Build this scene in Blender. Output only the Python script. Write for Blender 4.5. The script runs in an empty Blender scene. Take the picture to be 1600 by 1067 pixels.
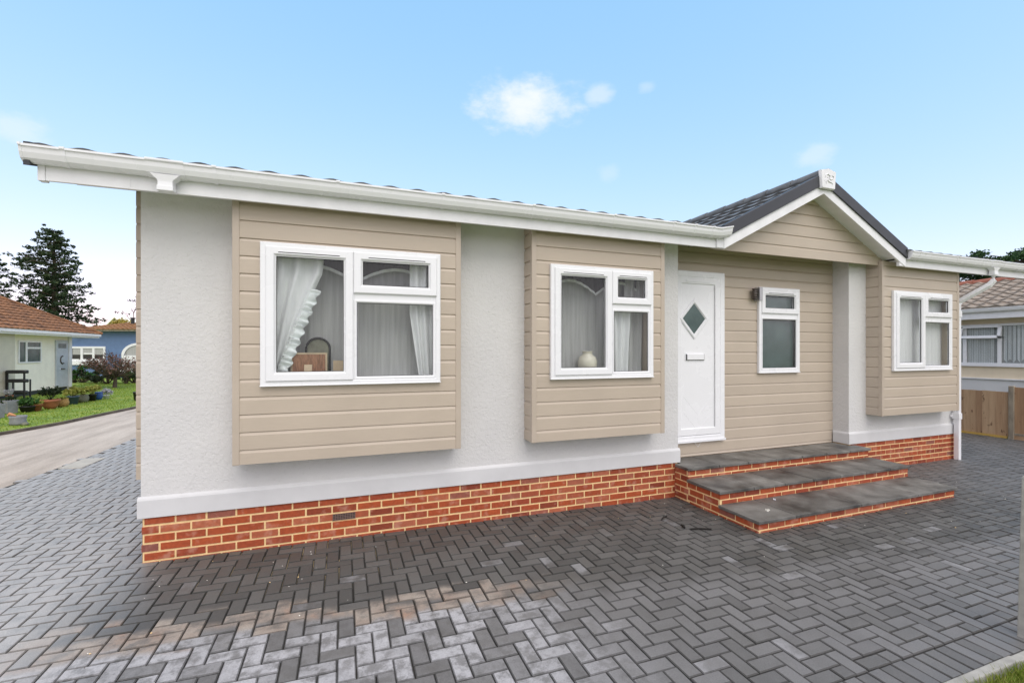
import bpy, math, random
from mathutils import Vector, Matrix
R = math.radians
rnd = random.Random(7)
sc = bpy.context.scene
col = sc.collection

# ------------------------------------------------------------------ camera
CAM = Vector((1.564, -4.569, 1.747))
AZ = math.atan2(.3471, .9379)
cd = bpy.data.cameras.new("camera"); cam = bpy.data.objects.new("camera", cd); col.objects.link(cam)
cam.location = CAM; cam.rotation_euler = (R(90), 0, -AZ)
cd.sensor_width = 36; cd.lens = 36 * 711 / 1600; cd.shift_y = .00906
cd.clip_start = .05; cd.clip_end = 3000
sc.camera = cam
sc.view_settings.view_transform = 'Standard'; sc.view_settings.look = 'None'
sc.view_settings.exposure = 1.05; sc.view_settings.gamma = 1
sc.cycles.max_bounces = 8; sc.cycles.transparent_max_bounces = 12

# ------------------------------------------------------------------ world + sun
SUN = Vector((.05, -.62, .73)).normalized()
W = bpy.data.worlds.new("World"); sc.world = W; W.use_nodes = True
nt = W.node_tree; nt.nodes.clear()
def wn(t, **k):
    n = nt.nodes.new(t)
    for a, b in k.items(): setattr(n, a, b)
    return n
def wl(a, b): nt.links.new(a, b)
def wmath(op, a, b=None, c=None):
    n = wn('ShaderNodeMath', operation=op)
    for i, v in enumerate((a, b, c)):
        if v is None: continue
        if isinstance(v, (int, float)): n.inputs[i].default_value = v
        else: wl(v, n.inputs[i])
    return n.outputs[0]
out = wn('ShaderNodeOutputWorld'); bg = wn('ShaderNodeBackground'); bg.inputs[1].default_value = .15
sky = wn('ShaderNodeTexSky', sky_type='NISHITA', sun_disc=False)
sky.sun_elevation = math.asin(SUN.z); sky.sun_rotation = math.atan2(SUN.x, SUN.y)
sky.air_density = 1.0; sky.dust_density = .6; sky.ozone_density = 1.0; sky.altitude = 0
geo = wn('ShaderNodeTexCoord'); dirv = geo.outputs['Generated']
def dot(v):
    n = wn('ShaderNodeVectorMath', operation='DOT_PRODUCT'); wl(dirv, n.inputs[0]); n.inputs[1].default_value = v
    return n.outputs['Value']
def cloud(px, py, rx, ry, amt, seed, soft=.9):
    d = Vector(((px - 800) / 711 * .9379 + .3471, -(px - 800) / 711 * .3471 + .9379, (548 - py) / 711)).normalized()
    r = d.cross(Vector((0, 0, 1))).normalized(); u = r.cross(d)
    f = wmath('MAXIMUM', dot(d), .05)
    a = wmath('DIVIDE', dot(r), f); b = wmath('DIVIDE', dot(u), f)
    nz = wn('ShaderNodeTexNoise'); nz.inputs['Scale'].default_value = 26; nz.inputs['Detail'].default_value = 6
    nz.inputs['Roughness'].default_value = .58
    mp = wn('ShaderNodeMapping'); mp.inputs['Location'].default_value = (seed, seed * .7, 0); mp.inputs['Scale'].default_value = (.8, .8, 1.5)
    wl(dirv, mp.inputs[0]); wl(mp.outputs[0], nz.inputs['Vector'])
    e = wmath('SQRT', wmath('ADD', wmath('POWER', wmath('ABSOLUTE', wmath('DIVIDE', a, rx)), 2.4), wmath('POWER', wmath('ABSOLUTE', wmath('DIVIDE', b, ry)), 2.2)))
    v = wmath('ADD', wmath('SUBTRACT', 1.0, e), wmath('MULTIPLY', wmath('SUBTRACT', nz.outputs[0], .5), 1.6))
    m = wn('ShaderNodeMapRange', interpolation_type='SMOOTHSTEP'); wl(v, m.inputs[0])
    m.inputs[1].default_value = 0; m.inputs[2].default_value = soft; m.inputs[3].default_value = 0; m.inputs[4].default_value = amt
    return m.outputs[0]
masks = [cloud(822, 162, .124, .057, .92, 3.1, 1.0), cloud(935, 150, .034, .022, .45, 8.2), cloud(18, 200, .05, .03, .4, 5.5),
         cloud(1274, 242, .035, .025, .35, 1.7), cloud(952, 272, .03, .02, .2, 2.9), cloud(1012, 137, .02, .012, .25, 6.1)]
tot = masks[0]
for m in masks[1:]: tot = wmath('MAXIMUM', tot, m)
# broken white cloud bank overhead and behind the camera (unseen, added to whiten the light)
zc_ = dot(Vector((0, 0, 1))); fw_ = dot(Vector((.3471, .9379, 0)))
nb_ = wn('ShaderNodeTexNoise'); nb_.inputs['Scale'].default_value = 3.2; nb_.inputs['Detail'].default_value = 6; wl(dirv, nb_.inputs['Vector'])
cs = wmath('ADD', wmath('SUBTRACT', wmath('MULTIPLY', zc_, .9), fw_), wmath('MULTIPLY', wmath('SUBTRACT', nb_.outputs[0], .5), .5))
cm = wn('ShaderNodeMapRange', interpolation_type='SMOOTHSTEP'); wl(cs, cm.inputs[0])
for i_, v_ in ((1, .05), (2, .55), (3, 0.), (4, .92)): cm.inputs[i_].default_value = v_
bank = wn('ShaderNodeValToRGB'); wl(nb_.outputs[0], bank.inputs[0])
be = bank.color_ramp.elements; be[0].position = .3; be[0].color = (3.15, 3.06, 3.30, 1); be[1].position = .7; be[1].color = (5.3, 5.15, 5.55, 1)
hs = wn('ShaderNodeHueSaturation'); wl(sky.outputs[0], hs.inputs['Color'])
hs.inputs['Saturation'].default_value = 1.0; hs.inputs['Value'].default_value = 1.0
mix = wn('ShaderNodeMix', data_type='RGBA'); wl(tot, mix.inputs['Factor'])
def _c(n, k): return [q for q in n.inputs if q.name == k and q.type == 'RGBA'][0]
def _o(n): return [q for q in n.outputs if q.type == 'RGBA'][0]
sx_ = wn('ShaderNodeSeparateColor'); wl(hs.outputs[0], sx_.inputs[0]); soft_ = wn('ShaderNodeCombineColor')
for i_, g_ in enumerate((.75, .42, .30)): wl(wmath('POWER', wmath('MAXIMUM', sx_.outputs[i_], .001), g_), soft_.inputs[i_])
tint = wn('ShaderNodeMix', data_type='RGBA', blend_type='MULTIPLY'); tint.inputs['Factor'].default_value = 1; wl(soft_.outputs[0], _c(tint, 'A')); _c(tint, 'B').default_value = (1.20, 1.75, 2.40, 1)
mb_ = wn('ShaderNodeMix', data_type='RGBA'); wl(cm.outputs[0], mb_.inputs['Factor']); wl(_o(tint), _c(mb_, 'A')); wl(bank.outputs[0], _c(mb_, 'B'))
wl(_o(mb_), _c(mix, 'A'))
CLOUD = _c(mix, 'B'); CLOUD.default_value = (3.1, 3.25, 3.4, 1)
wl(_o(mix), bg.inputs[0]); wl(bg.outputs[0], out.inputs[0])
sl = bpy.data.lights.new("sun", 'SUN'); sl.energy = .65; sl.angle = R(40); sl.color = (1, .955, .89)
so = bpy.data.objects.new("sun", sl); col.objects.link(so); so.rotation_euler = SUN.to_track_quat('Z', 'Y').to_euler(); so.location = (0, -8, 12)

# ------------------------------------------------------------------ materials
def NT(name):
    m = bpy.data.materials.new(name); m.use_nodes = True
    return m, m.node_tree, m.node_tree.nodes['Principled BSDF']
class G:
    """tiny node helper"""
    def __init__(s, t): s.t = t
    def n(s, ty, ins=None, **k):
        n = s.t.nodes.new(ty)
        for a, b in k.items(): setattr(n, a, b)
        for a, b in (ins or {}).items():
            i = n.inputs[a]
            if isinstance(b, bpy.types.NodeSocket): s.t.links.new(b, i)
            else: i.default_value = b
        return n
    def m(s, op, a, b=0.0, c=0.0, clamp=False):
        n = s.n('ShaderNodeMath', operation=op, use_clamp=clamp)
        for i, v in enumerate((a, b, c)):
            if isinstance(v, bpy.types.NodeSocket): s.t.links.new(v, n.inputs[i])
            else: n.inputs[i].default_value = v
        return n.outputs[0]
    def coord(s, scale=(1, 1, 1), which='Object'):
        t = s.n('ShaderNodeTexCoord'); mp = s.n('ShaderNodeMapping', {'Vector': t.outputs[which], 'Scale': scale})
        return mp.outputs[0]
    def noise(s, vec, scale, detail=4, rough=.55):
        return s.n('ShaderNodeTexNoise', {'Vector': vec, 'Scale': scale, 'Detail': detail, 'Roughness': rough}).outputs[0]
    def ramp(s, f, *stops):
        r = s.n('ShaderNodeValToRGB', {'Fac': f}); e = r.color_ramp.elements
        while len(e) < len(stops): e.new(.5)
        for i, (p, c) in enumerate(stops): e[i].position = p; e[i].color = (*c, 1)
        return r.outputs[0]
    def mixc(s, f, a, b, bt='MIX'):
        n = s.n('ShaderNodeMix', data_type='RGBA', blend_type=bt)
        for k, v in (('Factor', f), ('A', a), ('B', b)):
            i = n.inputs[k] if k == 'Factor' else [q for q in n.inputs if q.name == k and q.type == 'RGBA'][0]
            if isinstance(v, bpy.types.NodeSocket): s.t.links.new(v, i)
            else: i.default_value = v if isinstance(v, (int, float)) else (*v, 1)
        return [q for q in n.outputs if q.type == 'RGBA'][0]
    def rng(s, v, a, b, c=0., d=1., smooth=True):
        n = s.n('ShaderNodeMapRange', {0: v, 1: a, 2: b, 3: c, 4: d}, interpolation_type='SMOOTHSTEP' if smooth else 'LINEAR')
        return n.outputs[0]
    def bump(s, h, st, dist):
        return s.n('ShaderNodeBump', {'Height': h, 'Strength': st, 'Distance': dist}).outputs[0]
def basic(name, c, rough=.5, var=.06, scale=6., bump=0., bscale=60., spec=.5, metal=0., island=0., stretch=(1, 1, 1), dist=.004):
    m, t, b = NT(name); g = G(t); v = g.coord(stretch)
    n = g.noise(v, scale, 5, .6)
    lo = tuple(x * (1 - var * 1.6) for x in c); hi = tuple(min(1, x * (1 + var)) for x in c)
    cc = g.ramp(n, (.3, lo), (.7, hi))
    if island:
        r = g.n('ShaderNodeNewGeometry').outputs['Random Per Island']
        cc = g.mixc(1.0, cc, g.ramp(r, (0, (1 - island,) * 3), (1, (1 + island,) * 3)), 'MULTIPLY')
    t.links.new(cc, b.inputs['Base Color'])
    rr = g.rng(n, .3, .7, max(0, rough - .06), min(1, rough + .06)); t.links.new(rr, b.inputs['Roughness'])
    b.inputs['Metallic'].default_value = metal; b.inputs['Specular IOR Level'].default_value = spec
    if bump:
        t.links.new(g.bump(g.noise(v, bscale, 5, .6), bump, dist), b.inputs['Normal'])
    return m
def foliage(name, stops, rough=.6, trans=.25):
    m, t, b = NT(name); g = G(t)
    r = g.n('ShaderNodeNewGeometry').outputs['Random Per Island']
    n = g.noise(g.coord(), .9, 3)
    f = g.m('ADD', g.m('MULTIPLY', r, .55), g.m('MULTIPLY', n, .5), clamp=True)
    c = g.ramp(f, *stops); t.links.new(c, b.inputs['Base Color'])
    b.inputs['Roughness'].default_value = rough; b.inputs['Specular IOR Level'].default_value = .25
    tr = g.n('ShaderNodeBsdfTranslucent', {'Color': c}); mx = g.n('ShaderNodeMixShader', {0: trans})
    t.links.new(b.outputs[0], mx.inputs[1]); t.links.new(tr.outputs[0], mx.inputs[2])
    t.links.new(mx.outputs[0], t.nodes['Material Output'].inputs[0])
    return m
M = {}
# stucco
m, t, b = NT('stucco'); g = G(t); v = g.coord()
n1 = g.noise(v, 26, 6, .62); n2 = g.noise(v, 90, 3, .6); n3 = g.noise(v, 1.3, 4)
vo = g.n('ShaderNodeTexVoronoi', {'Vector': v, 'Scale': 24.}).outputs[0]
h = g.m('ADD', g.m('ADD', g.m('MULTIPLY', g.rng(n1, .42, .62), .8), g.m('MULTIPLY', n2, .25)), g.m('MULTIPLY', vo, .3))
pit = g.rng(g.noise(v, 38, 2, .4), .60, .70, 0, 1)
h = g.m('SUBTRACT', h, g.m('MULTIPLY', pit, 1.1))
t.links.new(g.bump(h, .36, .006), b.inputs['Normal'])
t.links.new(g.ramp(n3, (.25, (.605, .60, .595)), (.75, (.69, .685, .67))), b.inputs['Base Color']); b.inputs['Roughness'].default_value = .8
M['stucco'] = m
M['plinth'] = basic('white painted render', (.645, .645, .645), .6, .04, 3, .12, 40)
M['upvc'] = basic('white upvc', (.84, .845, .86), .28, .015, 2)
M['upvc2'] = basic('white painted timber', (.82, .82, .835), .4, .05, 5, .05, 30)
# cladding with wood grain along the boards
def clad_mat(name, c):
    m, t, b = NT(name); g = G(t)
    v = g.coord((1.4, 1.4, 60)); v2 = g.coord()
    n = g.noise(v, 3.2, 6, .65); n2 = g.noise(v2, 1.6, 3)
    isl = g.n('ShaderNodeNewGeometry').outputs['Random Per Island']
    cc = g.ramp(n2, (.3, tuple(x * .95 for x in c)), (.7, tuple(x * 1.03 for x in c)))
    cc = g.mixc(1, cc, g.ramp(n, (.25, (.93,) * 3), (.6, (1,) * 3)), 'MULTIPLY')
    cc = g.mixc(1, cc, g.ramp(isl, (0, (.955,) * 3), (1, (1.03,) * 3)), 'MULTIPLY')
    t.links.new(cc, b.inputs['Base Color']); b.inputs['Roughness'].default_value = .42
    t.links.new(g.bump(n, .4, .003), b.inputs['Normal'])
    return m
M['clad'] = clad_mat('beige wood grain cladding', (.52, .44, .350))
M['cladtrim'] = basic('beige trim', (.49, .415, .335), .4, .03, 3)
# bricks
m, t, b = NT('red brick'); g = G(t); v = g.coord()
r = g.n('ShaderNodeNewGeometry').outputs['Random Per Island']
c = g.ramp(r, (0, (.23, .042, .018)), (.3, (.42, .080, .022)), (.6, (.31, .056, .022)), (.9, (.46, .13, .06)), (1, (.22, .075, .06)))
n = g.noise(v, 30, 5, .65); nn = g.noise(v, 9, 4)
c = g.mixc(1, c, g.ramp(n, (.25, (.72,) * 3), (.75, (1.18,) * 3)), 'MULTIPLY')
c = g.mixc(g.rng(nn, .52, .70, 0, .38), c, (.62, .36, .26))
t.links.new(c, b.inputs['Base Color']); b.inputs['Roughness'].default_value = .78
t.links.new(g.bump(n, .5, .004), b.inputs['Normal']); M['brick'] = m
M['mortar'] = basic('cream mortar', (.86, .62, .31), .9, .10, 20, .4, 120)
# paving blocks
m, t, b = NT('block paving'); g = G(t); v = g.coord()
geo_ = g.n('ShaderNodeNewGeometry'); r = geo_.outputs['Random Per Island']
wn_ = g.n('ShaderNodeTexWhiteNoise', {'W': r}, noise_dimensions='1D').outputs[0]
n_big = g.noise(v, .9, 4); n_mid = g.noise(v, 7, 5, .65); n_fine = g.noise(v, 140, 3, .6)
f = g.m('ADD', g.m('MULTIPLY', r, .55), g.m('MULTIPLY', n_mid, .45))
c = g.ramp(f, (.1, (.056, .056, .053)), (.5, (.084, .083, .078)), (.9, (.125, .123, .116)))
sp = g.n('ShaderNodeSeparateXYZ', {0: v}); X, Y = sp.outputs[0], sp.outputs[1]
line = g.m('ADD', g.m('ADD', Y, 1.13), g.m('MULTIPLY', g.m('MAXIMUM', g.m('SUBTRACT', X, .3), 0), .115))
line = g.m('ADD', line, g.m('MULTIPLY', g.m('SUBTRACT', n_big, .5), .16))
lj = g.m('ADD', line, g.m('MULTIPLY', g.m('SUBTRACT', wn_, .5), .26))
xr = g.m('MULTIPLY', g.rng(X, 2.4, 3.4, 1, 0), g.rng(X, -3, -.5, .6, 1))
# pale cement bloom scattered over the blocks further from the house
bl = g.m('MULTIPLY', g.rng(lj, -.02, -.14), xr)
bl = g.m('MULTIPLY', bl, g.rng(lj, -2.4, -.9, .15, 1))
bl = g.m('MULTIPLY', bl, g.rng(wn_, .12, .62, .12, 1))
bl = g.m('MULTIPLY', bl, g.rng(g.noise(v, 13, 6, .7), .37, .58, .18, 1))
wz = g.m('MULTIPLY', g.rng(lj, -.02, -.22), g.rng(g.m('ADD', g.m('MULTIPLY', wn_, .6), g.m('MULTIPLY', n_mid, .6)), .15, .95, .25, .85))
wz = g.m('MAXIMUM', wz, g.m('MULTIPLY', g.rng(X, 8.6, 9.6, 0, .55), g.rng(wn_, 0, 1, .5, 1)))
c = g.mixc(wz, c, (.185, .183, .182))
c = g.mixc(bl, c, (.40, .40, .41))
# a few pale blocks beyond
st = g.m('MULTIPLY', g.rng(wn_, .955, .97), g.rng(n_mid, .4, .6, .1, .7))
c = g.mixc(g.m('MULTIPLY', st, g.rng(Y, -.2, -.9, 0, .8)), c, (.34, .34, .35))
# sandy drip line
band = g.m('MULTIPLY', g.rng(g.m('ABSOLUTE', lj), .06, .15, 1, 0), xr)
band = g.m('MULTIPLY', band, g.rng(g.noise(v, 10, 5, .65), .34, .58, .30, .92))
tan = g.ramp(g.noise(v, 4.5, 3), (.30, (.37, .325, .275)), (.58, (.30, .24, .195)), (.80, (.38, .21, .13)))
c = g.mixc(band, c, tan)
# sky reflection painted into the colour, paler towards the road side
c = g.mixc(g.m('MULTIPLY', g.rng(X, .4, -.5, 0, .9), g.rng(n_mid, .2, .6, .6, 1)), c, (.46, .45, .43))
c = g.mixc(1, c, g.ramp(n_fine, (.3, (.82,) * 3), (.7, (1.16,) * 3)), 'MULTIPLY')
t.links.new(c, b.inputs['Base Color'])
ro = g.m('ADD', g.rng(n_mid, .3, .7, .42, .62), g.m('MULTIPLY', g.m('ADD', bl, band), .25), clamp=True)
t.links.new(ro, b.inputs['Roughness']); b.inputs['Specular IOR Level'].default_value = .55
t.links.new(g.bump(g.m('ADD', g.m('MULTIPLY', n_fine, .5), n_mid), .25, .003), b.inputs['Normal'])
M['paver'] = m
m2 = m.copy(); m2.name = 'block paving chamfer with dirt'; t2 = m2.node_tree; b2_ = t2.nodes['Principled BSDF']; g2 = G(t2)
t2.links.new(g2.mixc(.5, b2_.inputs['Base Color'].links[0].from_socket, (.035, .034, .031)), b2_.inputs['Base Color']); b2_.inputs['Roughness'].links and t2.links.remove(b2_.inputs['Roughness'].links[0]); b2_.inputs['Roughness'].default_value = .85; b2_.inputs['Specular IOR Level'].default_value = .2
M['paver_edge'] = m2
m, t, b = NT('jointing sand'); g = G(t); v = g.coord(); sp = g.n('ShaderNodeSeparateXYZ', {0: v})
n = g.noise(v, 5, 4); near = g.m('MULTIPLY', g.m('MULTIPLY', g.rng(sp.outputs[1], -1.0, -.5), g.rng(sp.outputs[0], 2.6, 1.2)), g.rng(sp.outputs[0], .1, .4))
c = g.ramp(n, (.3, (.030, .028, .025)), (.7, (.06, .056, .046)))
c = g.mixc(g.m('MULTIPLY', near, g.rng(n, .42, .55)), c, (.48, .38, .22))
t.links.new(c, b.inputs['Base Color']); b.inputs['Roughness'].default_value = .95; M['sandbed'] = m
M['slab'] = basic('dark riven slab', (.15, .145, .132), .5, .5, 3.2, .45, 70, dist=.004)
_t = M['slab'].node_tree; _b = _t.nodes['Principled BSDF']; _g = G(_t); _src = _b.inputs['Base Color'].links[0].from_socket
_t.links.new(_g.mixc(1, _src, _g.ramp(_g.n('ShaderNodeObjectInfo').outputs['Random'], (0, (.80,) * 3), (1, (1.18,) * 3)), 'MULTIPLY'), _b.inputs['Base Color'])
M['slabedge'] = basic('dark slab edge', (.05, .05, .048), .6, .2, 8, .3, 60)
M['rooftile'] = basic('charcoal roof tile', (.135, .137, .135), .5, .22, 7, .35, 160)
M['verge'] = basic('dark grey verge cap', (.032, .034, .040), .42, .1, 4)
M['ventbrown'] = basic('brown vent plastic', (.20, .13, .11), .5)
M['dark'] = basic('dark void', (.012, .012, .012), .8)
M['blackrubber'] = basic('black seal', (.02, .02, .022), .6)
M['grey_metal'] = basic('brushed grey metal', (.42, .42, .42), .35, .05, 8, metal=.7)
M['dark_metal'] = basic('dark bronze metal', (.12, .10, .09), .4, .1, 8, metal=.4)
M['road'] = None
m, t, b = NT('worn beige asphalt'); g = G(t); v = g.coord(); vs = g.coord((1.6, .22, 1))
n = g.noise(vs, 2.2, 5, .6); n2 = g.noise(v, 60, 3)
c = g.ramp(n, (.25, (.34, .285, .225)), (.5, (.50, .43, .355)), (.75, (.62, .545, .455)))
c = g.mixc(1, c, g.ramp(n2, (.3, (.8,) * 3), (.7, (1.15,) * 3)), 'MULTIPLY')
t.links.new(c, b.inputs['Base Color']); b.inputs['Roughness'].default_value = .75
t.links.new(g.bump(n2, .5, .006), b.inputs['Normal']); M['road'] = m
m, t, b = NT('turf'); g = G(t); v = g.coord()
n = g.noise(v, 1.1, 5, .6); n2 = g.noise(v, 28, 4)
c = g.ramp(n, (.25, (.085, .15, .018)), (.5, (.19, .29, .025)), (.72, (.32, .35, .06)))
c = g.mixc(1, c, g.ramp(n2, (.3, (.6,) * 3), (.7, (1.3,) * 3)), 'MULTIPLY')
t.links.new(c, b.inputs['Base Color']); b.inputs['Roughness'].default_value = .8
t.links.new(g.bump(n2, .8, .03), b.inputs['Normal']); M['turf'] = m
M['blade'] = foliage('grass blade', [(.1, (.09, .16, .018)), (.5, (.22, .33, .03)), (.9, (.40, .42, .10))], .5, .3)
M['blade2'] = foliage('verge grass blade', [(.1, (.10, .17, .02)), (.5, (.22, .29, .04)), (.9, (.42, .36, .13))], .6, .3)
M['earth'] = basic('earth and rough grass', (.075, .085, .035), .9, .4, .6, .5, 20, dist=.03)
M['concrete'] = basic('pale concrete', (.36, .355, .325), .85, .16, 9, .5, 90)
M['kerbstone'] = basic('dull brown kerb', (.12, .095, .075), .9, .3, 4, .4, 40)
# glass: thin clear sheet
m, t, b = NT('window glass'); g = G(t); t.nodes.remove(b)
tr = g.n('ShaderNodeBsdfTransparent', {'Color': (.95, .96, .96, 1)}); gl = g.n('ShaderNodeBsdfGlossy', {'Roughness': .22, 'Color': (1, 1, 1, 1)})
fr = g.n('ShaderNodeFresnel', {'IOR': 1.52}); mx = g.n('ShaderNodeMixShader', {0: g.m('MULTIPLY', fr.outputs[0], g.m('SUBTRACT', 1.0, g.n('ShaderNodeNewGeometry').outputs['Backfacing']))})
t.links.new(tr.outputs[0], mx.inputs[1]); t.links.new(gl.outputs[0], mx.inputs[2]); t.links.new(mx.outputs[0], t.nodes['Material Output'].inputs[0])
M['glass'] = m
# obscure (frosted) glass
m, t, b = NT('frosted glass'); g = G(t); v = g.coord()
n = g.noise(v, 45, 5, .7); n2 = g.noise(v, 3, 3)
t.links.new(g.ramp(n2, (.3, (.035, .068, .062)), (.7, (.085, .135, .125))), b.inputs['Base Color'])
b.inputs['Roughness'].default_value = .22; t.links.new(g.bump(n, .4, .004), b.inputs['Normal']); M['frost'] = m
# cloths
def cloth(name, c, trans, streak=0.):
    m, t, b = NT(name); g = G(t); v = g.coord((26, 26, 1.2)); n = g.noise(v, 1.3, 4, .6); n2 = g.noise(g.coord(), 2.2, 3)
    cc = g.ramp(n, (.3, tuple(x * (1 - streak) for x in c)), (.7, c))
    t.links.new(cc, b.inputs['Base Color']); b.inputs['Roughness'].default_value = .9
    tl = g.n('ShaderNodeBsdfTranslucent', {'Color': cc}); mx = g.n('ShaderNodeMixShader', {0: trans})
    t.links.new(b.outputs[0], mx.inputs[1]); t.links.new(tl.outputs[0], mx.inputs[2]); t.links.new(mx.outputs[0], t.nodes['Material Output'].inputs[0])
    return m
M['net'] = cloth('grey net', (.56, .56, .55), .15, .26)
M['voile'] = cloth('white voile', (.90, .91, .91), .15, .14)
M['satin'] = basic('silver satin frill', (.80, .84, .83), .35, .12, 10)
M['valance'] = cloth('charcoal valance', (.05, .048, .045), .05, .2)
M['sill'] = basic('interior sill', (.66, .66, .66), .4)
M['ceramic'] = basic('cream glazed ceramic', (.70, .66, .54), .25, .08, 6)
M['pinewood'] = basic('reddish board', (.34, .17, .10), .6, .3, 3, stretch=(30, 30, 1))
M['palewood'] = basic('pale wood', (.58, .45, .30), .6, .15, 6)
M['timber'] = None
m, t, b = NT('fence timber'); g = G(t); v = g.coord((14, 14, 1.1)); v2 = g.coord((4, 4, 2.2))
r = g.n('ShaderNodeNewGeometry').outputs['Random Per Island']
n = g.noise(v, 2.2, 5, .65); kn = g.noise(v2, 2.6, 3)
c = g.ramp(g.m('ADD', g.m('MULTIPLY', n, .6), g.m('MULTIPLY', r, .4)), (.2, (.32, .19, .105)), (.5, (.48, .31, .18)), (.8, (.62, .44, .27)))
c = g.mixc(g.rng(kn, .63, .70, 0, .75), c, (.12, .055, .025))
t.links.new(c, b.inputs['Base Color']); b.inputs['Roughness'].default_value = .8; M['timber'] = m
M['newboard'] = basic('new yellow timber', (.66, .43, .10), .7, .1, 4)
M['post'] = basic('grey weathered post', (.36, .31, .235), .85, .25, 10, .5, 60, stretch=(1, 1, .3))
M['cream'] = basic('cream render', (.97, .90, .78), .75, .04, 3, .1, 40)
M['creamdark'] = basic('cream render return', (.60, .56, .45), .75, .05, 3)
M['cream2'] = basic('pale buff render', (.76, .65, .48), .75, .04, 3, .15, 60)
M['blue'] = basic('blue painted render', (.125, .20, .365), .7, .08, 3, .2, 50)
M['btile'] = basic('weathered brown roof tile', (.27, .125, .055), .8, .4, 3.5, .4, 50)
M['otile'] = basic('orange brown roof tile', (.30, .155, .065), .8, .25, 5, .4, 50)
M['gtile'] = basic('weathered grey tan roof tile', (.30, .25, .20), .8, .35, 9, .4, 50)
M['ridge_red'] = basic('red ridge tile', (.33, .12, .075), .8, .2, 6)
M['greydoor'] = basic('grey panel door', (.52, .55, .60), .45, .08, 5)
M['darkskirt'] = basic('dark skirting', (.035, .04, .04), .8, .2, 4)
M['bark'] = basic('bark', (.10, .075, .05), .9, .3, 6, .6, 30)
M['conifer'] = foliage('dark conifer foliage', [(.05, (.016, .034, .018)), (.5, (.036, .066, .030)), (.95, (.095, .115, .045))], .7, .12)
M['pine'] = foliage('pine foliage', [(.05, (.010, .032, .012)), (.5, (.028, .075, .024)), (.95, (.085, .15, .04))], .7, .12)
M['brownleaf'] = foliage('brown leaves', [(.05, (.09, .045, .035)), (.5, (.19, .10, .08)), (.95, (.32, .21, .17))])
M['yellowleaf'] = foliage('yellow leaves', [(.05, (.22, .17, .03)), (.5, (.42, .32, .06)), (.95, (.55, .46, .14))])
M['yellowgreen'] = foliage('yellow green leaves', [(.05, (.10, .12, .02)), (.5, (.26, .27, .05)), (.95, (.46, .42, .13))])
M['greenleaf'] = foliage('green leaves', [(.05, (.015, .045, .012)), (.5, (.04, .11, .02)), (.95, (.10, .20, .05))])
M['darkleaf'] = foliage('dark leaves', [(.05, (.012, .02, .010)), (.5, (.025, .042, .018)), (.95, (.06, .07, .035))])
M['silverleaf'] = foliage('silver leaves', [(.05, (.30, .30, .32)), (.5, (.48, .48, .50)), (.95, (.62, .62, .64))])
M['terracotta'] = basic('terracotta', (.36, .13, .06), .8, .15, 6, .2, 50)
M['wicker'] = basic('tan wicker', (.42, .25, .09), .8, .25, 20, .5, 60)
M['bluepot'] = basic('slate blue glaze', (.07, .11, .18), .35, .15, 5)
M['cobalt'] = basic('cobalt glaze', (.03, .09, .30), .3, .1, 5)
M['stonepot'] = basic('grey green stone pot', (.20, .20, .15), .85, .25, 9, .4, 50)
M['greypot'] = basic('grey concrete planter', (.26, .265, .275), .85, .15, 7, .4, 60)
M['blackpot'] = basic('black plastic pot', (.015, .015, .016), .45)
M['whitepot'] = basic('white glaze', (.70, .72, .76), .4)
M['soil'] = basic('soil', (.03, .022, .015), .95, .3, 20, .5, 60)
M['ltile'] = basic('pale inspection cover', (.50, .475, .41), .8, .1, 5, .3, 50)
M['twig'] = basic('dead twig', (.012, .010, .008), .9)
M['chalk'] = basic('pale chip', (.80, .78, .70), .8)
M['orange'] = basic('orange clay', (.55, .26, .12), .8)

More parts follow.
